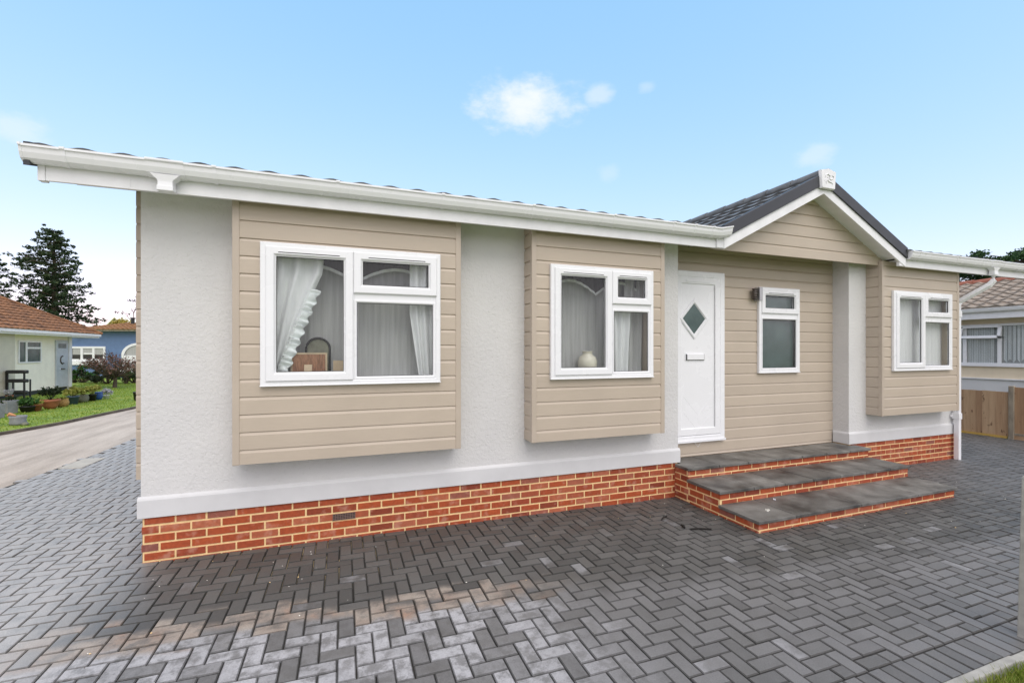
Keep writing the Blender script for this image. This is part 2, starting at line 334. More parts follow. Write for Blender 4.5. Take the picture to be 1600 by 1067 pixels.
# ------------------------------------------------------------------ mesh builder
class MB:
    def __init__(s): s.v = []; s.f = []; s.m = []; s.sm = []
    def add(s, vs, fs, mi=0, smooth=False):
        o = len(s.v); s.v += [tuple(p) for p in vs]
        for f in fs: s.f.append(tuple(o + i for i in f)); s.m.append(mi); s.sm.append(smooth)
    def box(s, x0, x1, y0, y1, z0, z1, mi=0):
        x0, x1 = min(x0, x1), max(x0, x1); y0, y1 = min(y0, y1), max(y0, y1); z0, z1 = min(z0, z1), max(z0, z1)
        s.add([(x0, y0, z0), (x1, y0, z0), (x1, y1, z0), (x0, y1, z0), (x0, y0, z1), (x1, y0, z1), (x1, y1, z1), (x0, y1, z1)],
              [(0, 3, 2, 1), (4, 5, 6, 7), (0, 1, 5, 4), (1, 2, 6, 5), (2, 3, 7, 6), (3, 0, 4, 7)], mi)
    def prism(s, prof, a, b, mi=0, smooth=False, caps=True):
        """closed 2d profile (list of 3d offset vectors) swept from a to b"""
        n = len(prof); a = Vector(a); b = Vector(b)
        vs = [a + Vector(p) for p in prof] + [b + Vector(p) for p in prof]
        s.add(vs, [(i, (i + 1) % n, n + (i + 1) % n, n + i) for i in range(n)], mi, smooth)
        if caps: s.add(vs, [tuple(range(n))[::-1], tuple(range(n, 2 * n))], mi)
    def tube(s, pts, rad, seg=8, mi=0, cap=True, smooth=True):
        pts = [Vector(p) for p in pts]; rs = rad if isinstance(rad, (list, tuple)) else [rad] * len(pts)
        vs = []
        for i, p in enumerate(pts):
            d = (pts[min(i + 1, len(pts) - 1)] - pts[max(i - 1, 0)]).normalized()
            a = d.cross(Vector((0, 0, 1)) if abs(d.z) < .95 else Vector((1, 0, 0))).normalized(); c = d.cross(a)
            for k in range(seg):
                w = 2 * math.pi * k / seg; vs.append(p + (a * math.cos(w) + c * math.sin(w)) * rs[i])
        fs = [(i * seg + k, i * seg + (k + 1) % seg, (i + 1) * seg + (k + 1) % seg, (i + 1) * seg + k) for i in range(len(pts) - 1) for k in range(seg)]
        s.add(vs, fs, mi, smooth)
        if cap: s.add(vs, [tuple(range(seg)), tuple(range((len(pts) - 1) * seg, len(pts) * seg))[::-1]], mi)
    def lathe(s, prof, c, seg=20, mi=0, smooth=True):
        c = Vector(c); vs = []
        for r, z in prof:
            for k in range(seg):
                w = 2 * math.pi * k / seg; vs.append((c.x + r * math.cos(w), c.y + r * math.sin(w), c.z + z))
        n = len(prof)
        s.add(vs, [(i * seg + k, i * seg + (k + 1) % seg, (i + 1) * seg + (k + 1) % seg, (i + 1) * seg + k) for i in range(n - 1) for k in range(seg)], mi, smooth)
    def ring(s, x0, x1, z0, z1, prof, mi=0, y=0.):
        """mitred rectangular frame in the xz plane; prof = [(inset, y offset towards viewer)]"""
        vs = []
        for i, d in prof:
            vs += [(x0 + i, y - d, z0 + i), (x1 - i, y - d, z0 + i), (x1 - i, y - d, z1 - i), (x0 + i, y - d, z1 - i)]
        fs = [(a * 4 + k, a * 4 + (k + 1) % 4, (a + 1) * 4 + (k + 1) % 4, (a + 1) * 4 + k) for a in range(len(prof) - 1) for k in range(4)]
        s.add(vs, fs, mi)
    def build(s, name, mats, parent=None, origin=None, local=False, bevel=0.):
        me = bpy.data.meshes.new(name)
        off = Vector((0, 0, 0))
        if parent is not None and not local: off = parent['_w'] if '_w' in parent else Vector((0, 0, 0))
        off = Vector(off)
        if parent is None and origin is not None: off = Vector(origin)
        me.from_pydata([tuple(Vector(p) - off) for p in s.v], [], s.f)
        for k in (mats if isinstance(mats, (list, tuple)) else [mats]): me.materials.append(M[k])
        me.polygons.foreach_set('material_index', s.m); me.polygons.foreach_set('use_smooth', s.sm)
        me.update()
        o = bpy.data.objects.new(name, me); col.objects.link(o)
        if parent is not None:
            o.parent = parent
            if '_w' in parent and not local: o['_w'] = tuple(parent['_w'])
        elif origin is not None: o.location = off
        if bevel:
            bm = o.modifiers.new('Bevel', 'BEVEL'); bm.width = bevel; bm.segments = 2; bm.limit_method = 'ANGLE'; bm.angle_limit = R(40)
        return o
def tag(o, label=None, cat=None, group=None, kind=None):
    if label: o['label'] = label
    if cat: o['category'] = cat
    if group: o['group'] = group
    if kind: o['kind'] = kind
    return o
def thing(name, loc, label, cat, group=None, rz=0.):
    o = bpy.data.objects.new(name, None); col.objects.link(o); o.location = loc; o.rotation_euler = (0, 0, rz)
    o.empty_display_size = .2
    o['_w'] = tuple(loc)
    return tag(o, label, cat, group)

def gz(x): return -.05 * max(0., min(1., x / 5.))        # the drive falls slightly along the house

# ------------------------------------------------------------------ generators
def clad(mb, A, B, n, z0, z1, phase, pitch=.148, mi=0, lim=None):
    """shiplap boards on the vertical plane A->B, outward normal n, board bottoms at phase + k*pitch"""
    A = Vector((*A, 0)); B = Vector((*B, 0)); n = Vector((*n, 0)); L = (B - A).length; u = (B - A) / L
    k = math.floor((z0 - phase) / pitch) - 1; prof = []
    while phase + k * pitch < z1:
        zb = phase + k * pitch
        prof.append([(zb, -.012), (zb + .0006, .0), (zb + pitch * .80, .0), (zb + pitch * .93, -.007), (zb + pitch, -.012)])
        k += 1
    for bd in prof:
        rows = []
        for (za, da), (zb, db) in zip(bd, bd[1:]):
            if zb <= z0 or za >= z1: continue
            if za < z0: da += (db - da) * (z0 - za) / (zb - za); za = z0
            if zb > z1: db = da + (db - da) * (z1 - za) / (zb - za); zb = z1
            if not rows: rows.append((za, da))
            rows.append((zb, db))
        if len(rows) < 2: continue
        vs = []
        for z, d in rows:
            a, b_ = lim(z) if lim else (0, L)
            vs += [A + u * a + n * d + Vector((0, 0, z)), A + u * b_ + n * d + Vector((0, 0, z))]
        mb.add(vs, [(2 * i, 2 * i + 1, 2 * i + 3, 2 * i + 2) for i in range(len(rows) - 1)], mi)
def bricks(mb, A, B, n, ztop, zbot, first=.215, L=.2225, H=.0735, mi=0, mj=1, skip=None, jit=1., mort=True):
    """stretcher bond on plane A->B, proud of a mortar face"""
    A = Vector((*A, 0)); B = Vector((*B, 0)); n = Vector((*n, 0)); T = (B - A).length; u = (B - A) / T
    J = .0125
    if mort:
        p, q = A - n * .0, B - n * .0
        mb.add([p + Vector((0, 0, zbot)), q + Vector((0, 0, zbot)), q + Vector((0, 0, ztop)), p + Vector((0, 0, ztop))], [(0, 1, 2, 3)], mj)
    row = 0; z = ztop
    while z > zbot + .004:
        z1 = z - (J * .35 if row == 0 else 0); z0 = max(z - H + J, zbot)
        x = (first if row % 2 == 0 else first - L / 2) - L
        while x < T:
            a = max(x, 0); b_ = min(x + L - J, T)
            if b_ - a > .02 and not (skip and skip(a, b_, row)):
                d = .004 + rnd.random() * .002; c = .0025; e = [rnd.uniform(-.0012, .0012) for _ in range(4)]
                a2, b2, y0, y1 = a + e[0], b_ + e[1], z0 + (e[2] if z0 > zbot else 0), z1 + e[3] - .0012
                if a == 0: a2 = -.0055
                if b_ == T: b2 = T + .0055
                P = lambda s_, zz, dd: A + u * s_ + n * dd + Vector((0, 0, zz))
                mb.add([P(a2, y0, -.002), P(b2, y0, -.002), P(b2, y1, -.002), P(a2, y1, -.002), P(a2 + c, y0 + c, d), P(b2 - c, y0 + c, d), P(b2 - c, y1 - c, d), P(a2 + c, y1 - c, d)],
                       [(4, 5, 6, 7), (0, 1, 5, 4), (1, 2, 6, 5), (2, 3, 7, 6), (3, 0, 4, 7)], mi)
            x += L
        z -= H; row += 1
def tiles(mb, P0, du, dv, lu, lv, row=.36, wave=.24, amp=.016, step=.022, ext=None, mi=0, seg=8, jitter=.003):
    """overlapping wavy tile courses; du along the eave, dv up the slope (unit vectors)"""
    P0 = Vector(P0); du = Vector(du).normalized(); dv = Vector(dv).normalized(); n = du.cross(dv).normalized()
    if n.z < 0: n = -n
    k = 0
    while k * row < lv - .01:
        v0 = k * row; v1 = min(v0 + row * 1.04, lv); a, b_ = ext((v0 + min(v1, lv)) / 2) if ext else (0, lu)
        a0, b0 = ext(v0) if ext else (0, lu); a1, b1 = ext(v1) if ext else (0, lu)
        N = max(2, int((max(b0 - a0, b1 - a1)) / wave * seg)); vs = []
        if max(b0 - a0, b1 - a1) < .05: k += 1; continue
        jv = rnd.uniform(-jitter, jitter)
        for i in range(N + 1):
            ta = a0 + (b0 - a0) * i / N; tb = a1 + (b1 - a1) * i / N
            w = lambda q: amp * (.5 + .5 * math.sin(2 * math.pi * q / wave)) ** 1.4
            p = P0 + du * ta + dv * (v0 + jv)
            vs += [p + n * (-.004), p + n * (step + w(ta)), P0 + du * tb + dv * v1 + n * (.002 + w(tb) * .9)]
        fs = []
        for i in range(N):
            o = 3 * i; fs += [(o, o + 3, o + 4, o + 1), (o + 1, o + 4, o + 5, o + 2)]
        mb.add(vs, fs, mi); k += 1
def leaves(mb, cx, cy, cz, rx, ry, rz, n, size, mi=0, shell=.55, flat=0., aspect=.55):
    for _ in range(n):
        d = Vector((rnd.gauss(0, 1), rnd.gauss(0, 1), rnd.gauss(0, 1))).normalized()
        q = shell + (1 - shell) * rnd.random() if rnd.random() < .75 else rnd.random()
        p = Vector((cx + d.x * rx * q, cy + d.y * ry * q, cz + d.z * rz * q))
        a = Vector((rnd.gauss(0, 1), rnd.gauss(0, 1), rnd.gauss(0, 1) * (1 - flat))).normalized()
        c = a.cross(Vector((rnd.gauss(0, 1), rnd.gauss(0, 1), rnd.gauss(0, 1) + flat * 3))).normalized()
        s_ = size * rnd.uniform(.6, 1.35); a *= s_; c *= s_ * aspect
        mb.add([p - a, p - a * .1 + c, p + a, p - a * .1 - c], [(0, 1, 2, 3)], mi)

# ================================================================== GROUND
def sheet(name, pts, z, mat, kind='structure'):
    mb = MB(); mb.add([(x, y, z) for x, y in pts], [tuple(range(len(pts)))])
    return tag(mb.build(name, mat), kind=kind)
sheet('ground', [(-1200, -1200), (1200, -1200), (1200, 1200), (-1200, 1200)], -.14, 'earth')
verge = [(-7.6, -1), (-6.5, 3), (-5.9, 5.5), (-5.5, 7), (-5.17, 8.05), (-4.95, 8.7), (-4.76, 9.5), (-4.62, 10.8), (-4.40, 12.4), (-4.15, 15), (-3.9, 20), (-3.7, 45)]
paveL = [(-3.3, -6), (-2.95, 0), (-2.55, 3.14), (-2.45, 4), (-2.40, 5.2), (-2.37, 7), (-2.2, 12), (-1.5, 45)]
sheet('road', [(-40, -30), (-3.3, -30)] + paveL + verge[::-1] + [(-40, -1)], -.022, 'road')
sheet('lawn', verge + [(-3.7, 70), (-60, 70), (-60, -1)], .035, 'turf')
# kerb along the lawn
mb = MB()
for (x0, y0), (x1, y1) in zip(verge, verge[1:]):
    d = Vector((x1 - x0, y1 - y0, 0)).normalized(); p = Vector((-d.y, d.x, 0))
    mb.prism([p * .07 + Vector((0, 0, -.1)), p * -.0 + Vector((0, 0, -.1)), p * -.0 + Vector((0, 0, .030)), p * .012 + Vector((0, 0, .042)), p * .07 + Vector((0, 0, .042))], (x0, y0, 0), (x1, y1, 0))
tag(mb.build('kerb', 'kerbstone'), kind='structure')
# block paving: 200 x 100 blocks in 90 degree herringbone, each block in the mesh with its own chamfer and tilt
def inside(x, y):
    i = 0
    while i < len(paveL) - 2 and y > paveL[i + 1][1]: i += 1
    (xa, ya), (xb, yb) = paveL[i], paveL[i + 1]
    if x < xa + (xb - xa) * (y - ya) / (yb - ya) + .04: return False
    if y < -2.86 or y > 10 or x > 14.3: return False
    if .0 < x < 11.15 and y > .06: return False
    if 5.45 < x < 8.55 and y > -1.13: return False
    if x > 11.1 and y > 3.5: return False
    return True
mb = MB(); OX, OY = .03, .02
def block(x0, x1, y0, y1):
    cx, cy = (x0 + x1) / 2, (y0 + y1) / 2; g_ = .0031; c = .0058
    jx, jy = rnd.uniform(-.0018, .0014), rnd.uniform(-.0018, .0014)
    tx, ty, tz = rnd.gauss(0, .009), rnd.gauss(0, .009), rnd.gauss(0, .0014)
    x0 += g_ + jx; x1 -= g_ - jx; y0 += g_ + jy; y1 -= g_ - jy
    def P(x, y, d): return (x, y, gz(x) + d + tz + tx * (x - cx) + ty * (y - cy))
    mb.add([P(x0, y0, -.03), P(x1, y0, -.03), P(x1, y1, -.03), P(x0, y1, -.03), P(x0, y0, -.005), P(x1, y0, -.005), P(x1, y1, -.005), P(x0, y1, -.005),
            P(x0 + c, y0 + c, 0), P(x1 - c, y0 + c, 0), P(x1 - c, y1 - c, 0), P(x0 + c, y1 - c, 0)],
           [(0, 1, 5, 4), (1, 2, 6, 5), (2, 3, 7, 6), (3, 0, 4, 7), (4, 5, 9, 8), (5, 6, 10, 9), (6, 7, 11, 10), (7, 4, 8, 11), (8, 9, 10, 11)])
    mb.m[-9:] = [1] * 8 + [0]
for i in range(-45, 150):
    for j in range(-32, 105):
        x, y = i * .1 + OX, j * .1 + OY; q = (i - j) % 4
        YB = -2.871
        if q == 0 and y + .1 > YB + .02 and inside(x + .1, max(y + .05, -2.85)): block(x, x + .2, max(y, YB), y + .1)
        elif q == 3 and y + .2 > YB + .02 and inside(x + .05, max(y + .1, -2.85)): block(x, x + .1, max(y, YB), y + .2)
for i in range(-20, 145):                      # soldier course along the edging
    block(i * .1, i * .1 + .1, -3.073, -2.873)
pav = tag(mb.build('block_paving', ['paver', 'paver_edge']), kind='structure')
mb = MB()
mb.add([(x, y, gz(x) - .016) for x, y in [(-3.2, -3.08), (0, -3.08), (0, 10.2), (-2.25, 10.2), (-2.40, 5.2), (-2.55, 3.1), (-2.95, 0)]], [tuple(range(7))])
mb.add([(x, y, gz(x) - .016) for x, y in [(0, -3.08), (5, -3.08), (14.36, -3.08), (14.36, 3.6), (5, 3.6), (0, 3.6)]], [(0, 1, 4, 5), (1, 2, 3, 4)])
tag(mb.build('paving_bed', 'sandbed'), kind='structure')
# edging and grass corner
mb = MB(); x = -3.0
while x < 14:
    mb.box(x, x + .908, -3.128, -3.078, -.2, gz(x) + .012 + rnd.uniform(-.003, .003)); x += .914
tag(mb.build('path_edging', 'concrete', bevel=.008), kind='structure')
sheet('grass_bank', [(-3, -3.13), (15, -3.13), (15, -14), (-3, -14)], -.085, 'turf')
def grass(name, mat, n, fn, h0, h1, w, label):
    mb = MB()
    for _ in range(n):
        x, y, z = fn(); h = rnd.uniform(h0, h1); a = rnd.uniform(0, 6.28); b_ = rnd.uniform(0, 6.28); l = h * rnd.uniform(.2, .8)
        dx, dy = math.cos(a) * w, math.sin(a) * w; tx, ty = math.cos(b_) * l, math.sin(b_) * l
        mb.add([(x - dx, y - dy, z), (x + dx, y + dy, z), (x + tx * .45 + dx * .7, y + ty * .45 + dy * .7, z + h * .65), (x + tx * .45 - dx * .7, y + ty * .45 - dy * .7, z + h * .65), (x + tx, y + ty, z + h)],
               [(0, 1, 2, 3), (3, 2, 4)])
    return tag(mb.build(name, mat), label, 'grass', kind='stuff')
grass('grass', 'blade2', 9000, lambda: (rnd.uniform(4.3, 6.6), -3.135 - abs(rnd.gauss(0, .28)), -.085), .03, .085, .0028, 'short rough grass below the concrete edging')
def lawnpt():
    while 1:
        y = rnd.uniform(7.5, 26); x = rnd.uniform(-11, -3.9)
        vx = [b_[0] for a_, b_ in zip(verge, verge[1:]) if a_[1] <= y <= b_[1]] or [-4]
        i = [k for k in range(len(verge) - 1) if verge[k][1] <= y <= verge[k + 1][1]][0]
        (xa, ya), (xb, yb) = verge[i], verge[i + 1]
        if x < xa + (xb - xa) * (y - ya) / (yb - ya) - .1: return (x, y, .035)
grass('grass', 'blade', 22000, lawnpt,   .02, .045, .010, 'bright mown lawn grass beside the road')

# ================================================================== PARK HOME
home = thing('park_home', (0, 0, 0), 'white stucco park home with beige boarded bays, gabled porch and red brick skirt', 'park home')
ZB = .37          # underside of the plinth band
# walls
mb = MB()
S0, ST = .50, 3.22
for x0, x1, za in ((0, .735, S0), (2.61, 3.43, S0), (5.05, 5.445, S0), (8.55, 8.96, S0), (10.765, 11.2, S0)):
    mb.box(x0, x1, 0, .16, za, ST)
for x0, x1 in ((.735, 2.61), (3.43, 5.05), (8.96, 10.765)):
    mb.box(x0, x1, 0, .16, S0, .84)
mb.box(0, .16, .16, 6.1, S0, ST); mb.box(11.04, 11.2, .16, 6.1, S0, ST); mb.box(.16, 11.04, 5.94, 6.1, S0, ST)
mb.box(5.285, 5.445, .16, .3, S0, ST); mb.box(8.55, 8.71, .16, .3, S0, ST)
mb.box(.16, 11.04, .36, 5.94, S0 - .05, S0)      # floor
mb.box(.2, 11.0, .5, 5.6, 3.25, 3.27)
mb.build('stucco_wall', 'stucco', home)
# plinth band with sloping top bead
mb = MB()
pp = lambda n: [Vector((0, 0, ZB)), Vector((0, 0, ZB)) + n * .020, Vector((0, 0, .515)) + n * .020, Vector((0, 0, .530)) + n * .014, Vector((0, 0, .548)) - n * .001]
nF = Vector((0, -1, 0))
mb.prism(pp(nF), (-.020, 0, 0), (5.465, 0, 0)); mb.prism(pp(Vector((-1, 0, 0))), (0, 0, 0), (0, 6.1, 0)); mb.prism(pp(Vector((1, 0, 0))), (5.445, 0, 0), (5.445, .22, 0))
mb.build('plinth_band', 'plinth', home, bevel=.004)
mb = MB()
mb.prism(pp(nF), (8.53, 0, 0), (11.22, 0, 0)); mb.prism(pp(Vector((1, 0, 0))), (11.2, 0, 0), (11.2, 6.1, 0)); mb.prism(pp(Vector((-1, 0, 0))), (8.55, 0, 0), (8.55, .22, 0))
mb.build('plinth_band', 'plinth', home, bevel=.004)
# brick skirt
mb = MB()
mb.box(.012, 5.44, .004, 6.09, -.12, ZB - .002, 1); mb.box(8.555, 11.188, .004, 6.09, -.12, ZB - .002, 1); mb.box(5.441, 8.554, .34, 6.09, -.12, ZB - .002, 1)
vent = lambda a, b_, row: row == 2 and abs(a - 1.452) < .09
bricks(mb, (.012, .002), (5.40, .002), (0, -1), ZB, -.075, first=.233, mort=True, skip=vent)
bricks(mb, (8.60, .002), (11.188, .002), (0, -1), ZB, -.075, first=.12)
bricks(mb, (.010, 6.0), (.010, .004), (-1, 0), ZB, -.075)
bricks(mb, (11.19, .004), (11.19, 6.0), (1, 0), ZB, -.075)
mb.build('brick_skirt', ['brick', 'mortar'], home)
# air brick
mb = MB(); ax0, ax1, az0, az1 = 1.4675, 1.6695, ZB - 3 * .0735 + .012, ZB - 2 * .0735 - .002
mb.box(ax0, ax1, -.0035, .0, az0, az1, 1)
for i in range(5): z = az0 + (az1 - az0 - .005) * i / 4; mb.box(ax0, ax1, -.009, -.0036, z, z + .005)
for i in range(10): x = ax0 + (ax1 - ax0 - .005) * i / 9; mb.box(x, x + .005, -.0085, -.0037, az0, az1)
mb.build('air_vent', ['ventbrown', 'dark'], home)

# windows -------------------------------------------------------------
FP = [(0, 0), (0, .030), (.008, .036), (.040, .036), (.052, .024), (.052, 0)]
def sash(x0, x1, z0, z1, y, wd):
    mb = MB(); mb.ring(x0, x1, z0, z1, [(0, 0), (0, .042), (.008, .050), (wd - .020, .050), (wd - .006, .032), (wd, .032), (wd, .004)], y=y); return mb
def window(parent, x0, x1, z0, z1, y, xm, zt, left=True):
    """white casement: left opening sash, right top-hung vent over a fixed pane"""
    mb = MB(); mb.ring(x0, x1, z0, z1, FP, y=y)
    f = .052
    if left: mb.box(xm - .026, xm + .026, y - .028, y - .002, z0 + f, z1 - f)
    xa = xm + .026 if left else x0 + f
    mb.box(xa, x1 - f, y - .027, y - .003, zt - .032, zt + .032)
    mb.ring(xa - .004, x1 - f + .004, z0 + f - .004, zt - .028, [(0, .02), (.0, .034), (.016, .034), (.026, .020), (.026, .005)], y=y)
    mb.box(x0 - .002, x1 + .002, y - .043, y - .037, z0 + .002, z0 + .012)
    w = mb.build('window', 'upvc', parent, bevel=.0025)
    gl = lambda a, b_, c, d: (lambda q: (q.box(a, b_, y - .016, y - .010, c, d), q.build('pane', 'glass', w)))(MB())
    seal = MB()
    def gasket(a, b_, c, d, dep): seal.ring(a - .001, b_ + .001, c - .001, d + .001, [(0, dep), (.004, dep), (.004, dep - .012)], y=y)
    tv = MB()
    def trickle(xc, L, z): tv.box(xc - L, xc + L, y - .0525, y - .0495, z + .0062, z + .011); tv.box(xc - L + .004, xc + L - .004, y - .0515, y - .0495, z, z + .006, 1)
    if left:
        o = sash(x0 + .042, xm + .014, z0 + .042, z1 - .036, y, .082); o.build('sash', 'upvc', w, bevel=.0015)
        gl(x0 + .120, xm - .062, z0 + .12, z1 - .115); gasket(x0 + .124, xm - .068, z0 + .124, z1 - .118, .034)
        trickle((x0 + xm) / 2 + .02, (xm - x0) * .34, z1 - .088)
    va = xm + .016 if left else x0 + .042
    o = sash(va, x1 - .036, zt + .030, z1 - .036, y, .080); o.build('sash', 'upvc', w, bevel=.0015)
    gl(va + .074, x1 - .110, zt + .104, z1 - .110); gasket(va + .080, x1 - .116, zt + .110, z1 - .116, .034)
    trickle((va + x1) / 2 - .01, (x1 - va) * .33, z1 - .086)
    gl(xa + .018, x1 - f - .018, z0 + f + .018, zt - .05); gasket(xa + .022, x1 - f - .022, z0 + f + .022, zt - .054, .022)
    seal.build('glazing_seal', 'blackrubber', w); tv.build('trickle_vent', ['upvc', 'dark'], w)
    return w
PH = .795 + .122 - .148
def bay(x0, x1, wx0, wx1, wz0, wz1):
    yb = -.22; zb, zt = .795, 3.06
    mb = MB(); tr = .05
    a, b_ = x0 + tr, x1 - tr
    for (p, q, r_, s_) in ((a, b_, zb, wz0 + .01), (a, b_, wz1 - .01, zt), (a, wx0 + .01, wz0 + .01, wz1 - .01), (wx1 - .01, b_, wz0 + .01, wz1 - .01)):
        clad(mb, (p, yb), (q, yb), (0, -1), r_, s_, PH)
    clad(mb, (x0, 0), (x0, yb + tr), (-1, 0), zb, zt, PH); clad(mb, (x1, yb + tr), (x1, 0), (1, 0), zb, zt, PH)
    # carcass behind the boards, bottom board, reveals round the opening
    mb.box(x0 + .013, x1 - .013, yb + .014, .002, zb + .004, zb + .05)
    mb.box(x0 + .013, wx0 + .012, yb + .014, .002, zb + .05, zt); mb.box(wx1 - .012, x1 - .013, yb + .014, .002, zb + .05, zt)
    mb.box(wx0 + .012, wx1 - .012, yb + .014, yb + .05, zb + .05, wz0 + .012); mb.box(wx0 + .012, wx1 - .012, yb + .014, yb + .05, wz1 - .012, zt)
    o = mb.build('window_bay', 'clad', home)
    for xa, s_ in ((x0, 1), (x1, -1)):
        t_ = MB()
        t_.box(xa - .004 * s_, xa + tr * s_, yb - .006, yb + tr, zb - .004, zt)
        t_.build('corner_trim', 'cladtrim', o, bevel=.006)
    sm = MB(); sm.box(wx0 + .012, wx1 - .012, yb + .055, .12, wz0 + .02, wz0 + .05); sm.build('interior_sill', 'sill', o)
    return o
SPEC = [(.700, 2.637, .905, 2.433, 1.443, 2.667, 1.632), (3.395, 5.062, 3.594, 4.887, 1.443, 2.657, 4.318), (8.925, 10.80, 9.135, 10.56, 1.447, 2.635, 9.84)]
for x0, x1, a, b_, c, d, xm in SPEC:
    bay(x0, x1, a, b_, c, d)
    window(home, a, b_, c, d, -.222, xm, 2.232)
# porch recess -----------------------------------------------------------
mb = MB(); ry = .235
DX0, DX1, DZ0, DZ1 = 5.52, 6.405, .545, 2.795; PX0, PX1, PZ0, PZ1 = 7.017, 7.812, 1.43, 2.643
ph = .545 - .148
for p, q, r_, s_ in ((5.445, 8.55, .36, DZ0), (DX1, 8.55, DZ0, PZ0), (DX1, PX0 + .01, PZ0, PZ1), (PX1 - .01, 8.55, PZ0, PZ1), (DX1, 8.55, PZ1, DZ1), (5.445, 8.55, DZ1, 3.28)):
    clad(mb, (p, ry), (q, ry), (0, -1), r_, s_, ph)
mb.box(DX1 - .02, PX0 + .02, ry + .014, ry + .1, .36, 3.28); mb.box(PX1 - .02, 8.55, ry + .014, ry + .1, .36, 3.28)
mb.box(PX0 + .02, PX1 - .02, ry + .014, ry + .1, .36, PZ0 + .02); mb.box(PX0 + .02, PX1 - .02, ry + .014, ry + .1, PZ1 - .02, 3.28)
mb.box(5.445, DX1 - .02, ry + .014, ry + .1, DZ1 - .02, 3.28)
mb.build('recess_cladding', 'clad', home)
window(home, PX0, PX1, PZ0, PZ1, ry, 0, 2.243, left=False)
mb = MB(); mb.box(PX0, PX1, ry + .02, ry + .03, PZ0, PZ1); mb.build('frosted_pane', 'frost', home)
# front door
mb = MB(); yd = ry - .0
mb.ring(DX0, DX1, DZ0, DZ1, [(0, -.05), (0, .022), (.006, .028), (.075, .028), (.085, .018), (.085, -.03)], y=yd)
mb.box(DX0 - .002, DX1 + .002, yd - .045, yd - .029, DZ0 + .001, DZ0 + .03)
fr = mb.build('front_door', 'upvc', home, bevel=.002)
mb = MB(); lx0, lx1, lz0, lz1 = DX0 + .085, DX1 - .090, DZ0 + .10, DZ1 - .085
mb.ring(lx0 - .012, lx1 + .012, lz0 - .01, lz1 + .008, [(0, .0), (0, .022), (.006, .026), (.085, .026), (.097, .014), (.097, 0)], y=yd)
ix0, ix1, iz0, iz1 = lx0 + .085, lx1 - .085, lz0 + .087, lz1 - .089
mb.box(ix0, ix1, yd - .013, yd + .02, iz0, iz1)
dc = ((5.642 + 6.14) / 2 + .0, 2.168)
def diamond(r0, rz0, prof):
    q = MB(); vs = []
    for i, d in prof:
        k = 1 - i / r0
        vs += [(dc[0] - r0 * k, yd - d, dc[1]), (dc[0], yd - d, dc[1] - rz0 * k), (dc[0] + r0 * k, yd - d, dc[1]), (dc[0], yd - d, dc[1] + rz0 * k)]
    q.add(vs, [(a * 4 + k, a * 4 + (k + 1) % 4, (a + 1) * 4 + (k + 1) % 4, (a + 1) * 4 + k) for a in range(len(prof) - 1) for k in range(4)])
    return q
diamond(.245, .268, [(0, .012), (0, .024), (.012, .032), (.045, .032), (.062, .018)]).build('diamond_frame', 'upvc', fr)
q = MB(); q.add([(dc[0] - .19, yd - .018, dc[1]), (dc[0], yd - .018, dc[1] - .208), (dc[0] + .19, yd - .018, dc[1]), (dc[0], yd - .018, dc[1] + .208)], [(0, 1, 2, 3)])
q.build('diamond_pane', 'frost', fr)
q = MB()
q.box(5.745, 6.062, yd - .024, yd - .0132, 1.622, 1.710); q.box(5.752, 5.766, yd - .027, yd - .0241, 1.628, 1.704, 1); q.box(6.045, 6.055, yd - .027, yd - .0241, 1.628, 1.704, 1); q.box(5.768, 6.043, yd - .036, yd - .0242, 1.630, 1.702)
q.box(5.752, 6.055, yd - .0275, yd - .0243, 1.622, 1.628, 1)
q.build('letter_box', ['upvc', 'dark'], fr, bevel=.002)
q = mb
for s_ in (0, 1):     # V-shaped pressed grooves on the lower panel
    for k in range(3):
        zc = 1.25 - k * .21; xc = (ix0 + ix1) / 2; hw = (ix1 - ix0) / 2 - .03
        a = Vector((xc, yd - .0134, zc - .35)); b_ = Vector((xc + (hw if s_ else -hw), yd - .0134, zc - .35 + hw * 1.05))
        q.prism([Vector((0, 0, -.003)), Vector((0, -.0012, 0)), Vector((0, 0, .003))], a, b_)
q.box(5.70, 5.755, yd - .016, yd - .0133, 1.725, 1.729)
mb.build('door_leaf', 'upvc', fr)
q = MB(); q.box(ix0 + .06, ix1 - .08, yd - .033, yd - .0262, lz1 - .062, lz1 - .030); q.build('trickle_vent', 'upvc', fr, bevel=.006)
q = MB(); q.box(ix1 - .0, ix1 + .004, yd - .0275, yd - .0262, iz0, iz1); q.box(lx1 + .0125, lx1 + .0165, yd - .019, yd - .0175, lz0, lz1); q.build('door_seal', 'blackrubber', fr)
# twin wall lamp
q = MB(); q.box(6.952, 7.008, ry - .10, ry - .001, 2.440, 2.625)
wl_ = q.build('wall_lamp', 'grey_metal', home, bevel=.004)
q = MB()
for i in range(5): q.lathe([(0, 0), (.034, 0), (.034, .014), (0, .014)], (6.905, ry - .06, 2.462 + i * .032), 20)
q.lathe([(.0, 0), (.026, 0), (.026, .145), (0, .145)], (6.905, ry - .06, 2.462), 16); q.tube([(6.905, ry - .06, 2.53), (6.96, ry - .06, 2.53)], .014)
q.build('lamp_shade', 'dark_metal', wl_)
# end wall boards seen edge on
mb = MB()
clad(mb, (-.12, 6.0), (-.12, .27), (-1, 0), .63, 3.2, .63); clad(mb, (-.12, .25), (0, .25), (0, -1), .63, 3.2, .63)
mb.box(-.107, -.001, .264, 6.0, .634, 3.2)
mb.build('end_cladding', 'clad', home)

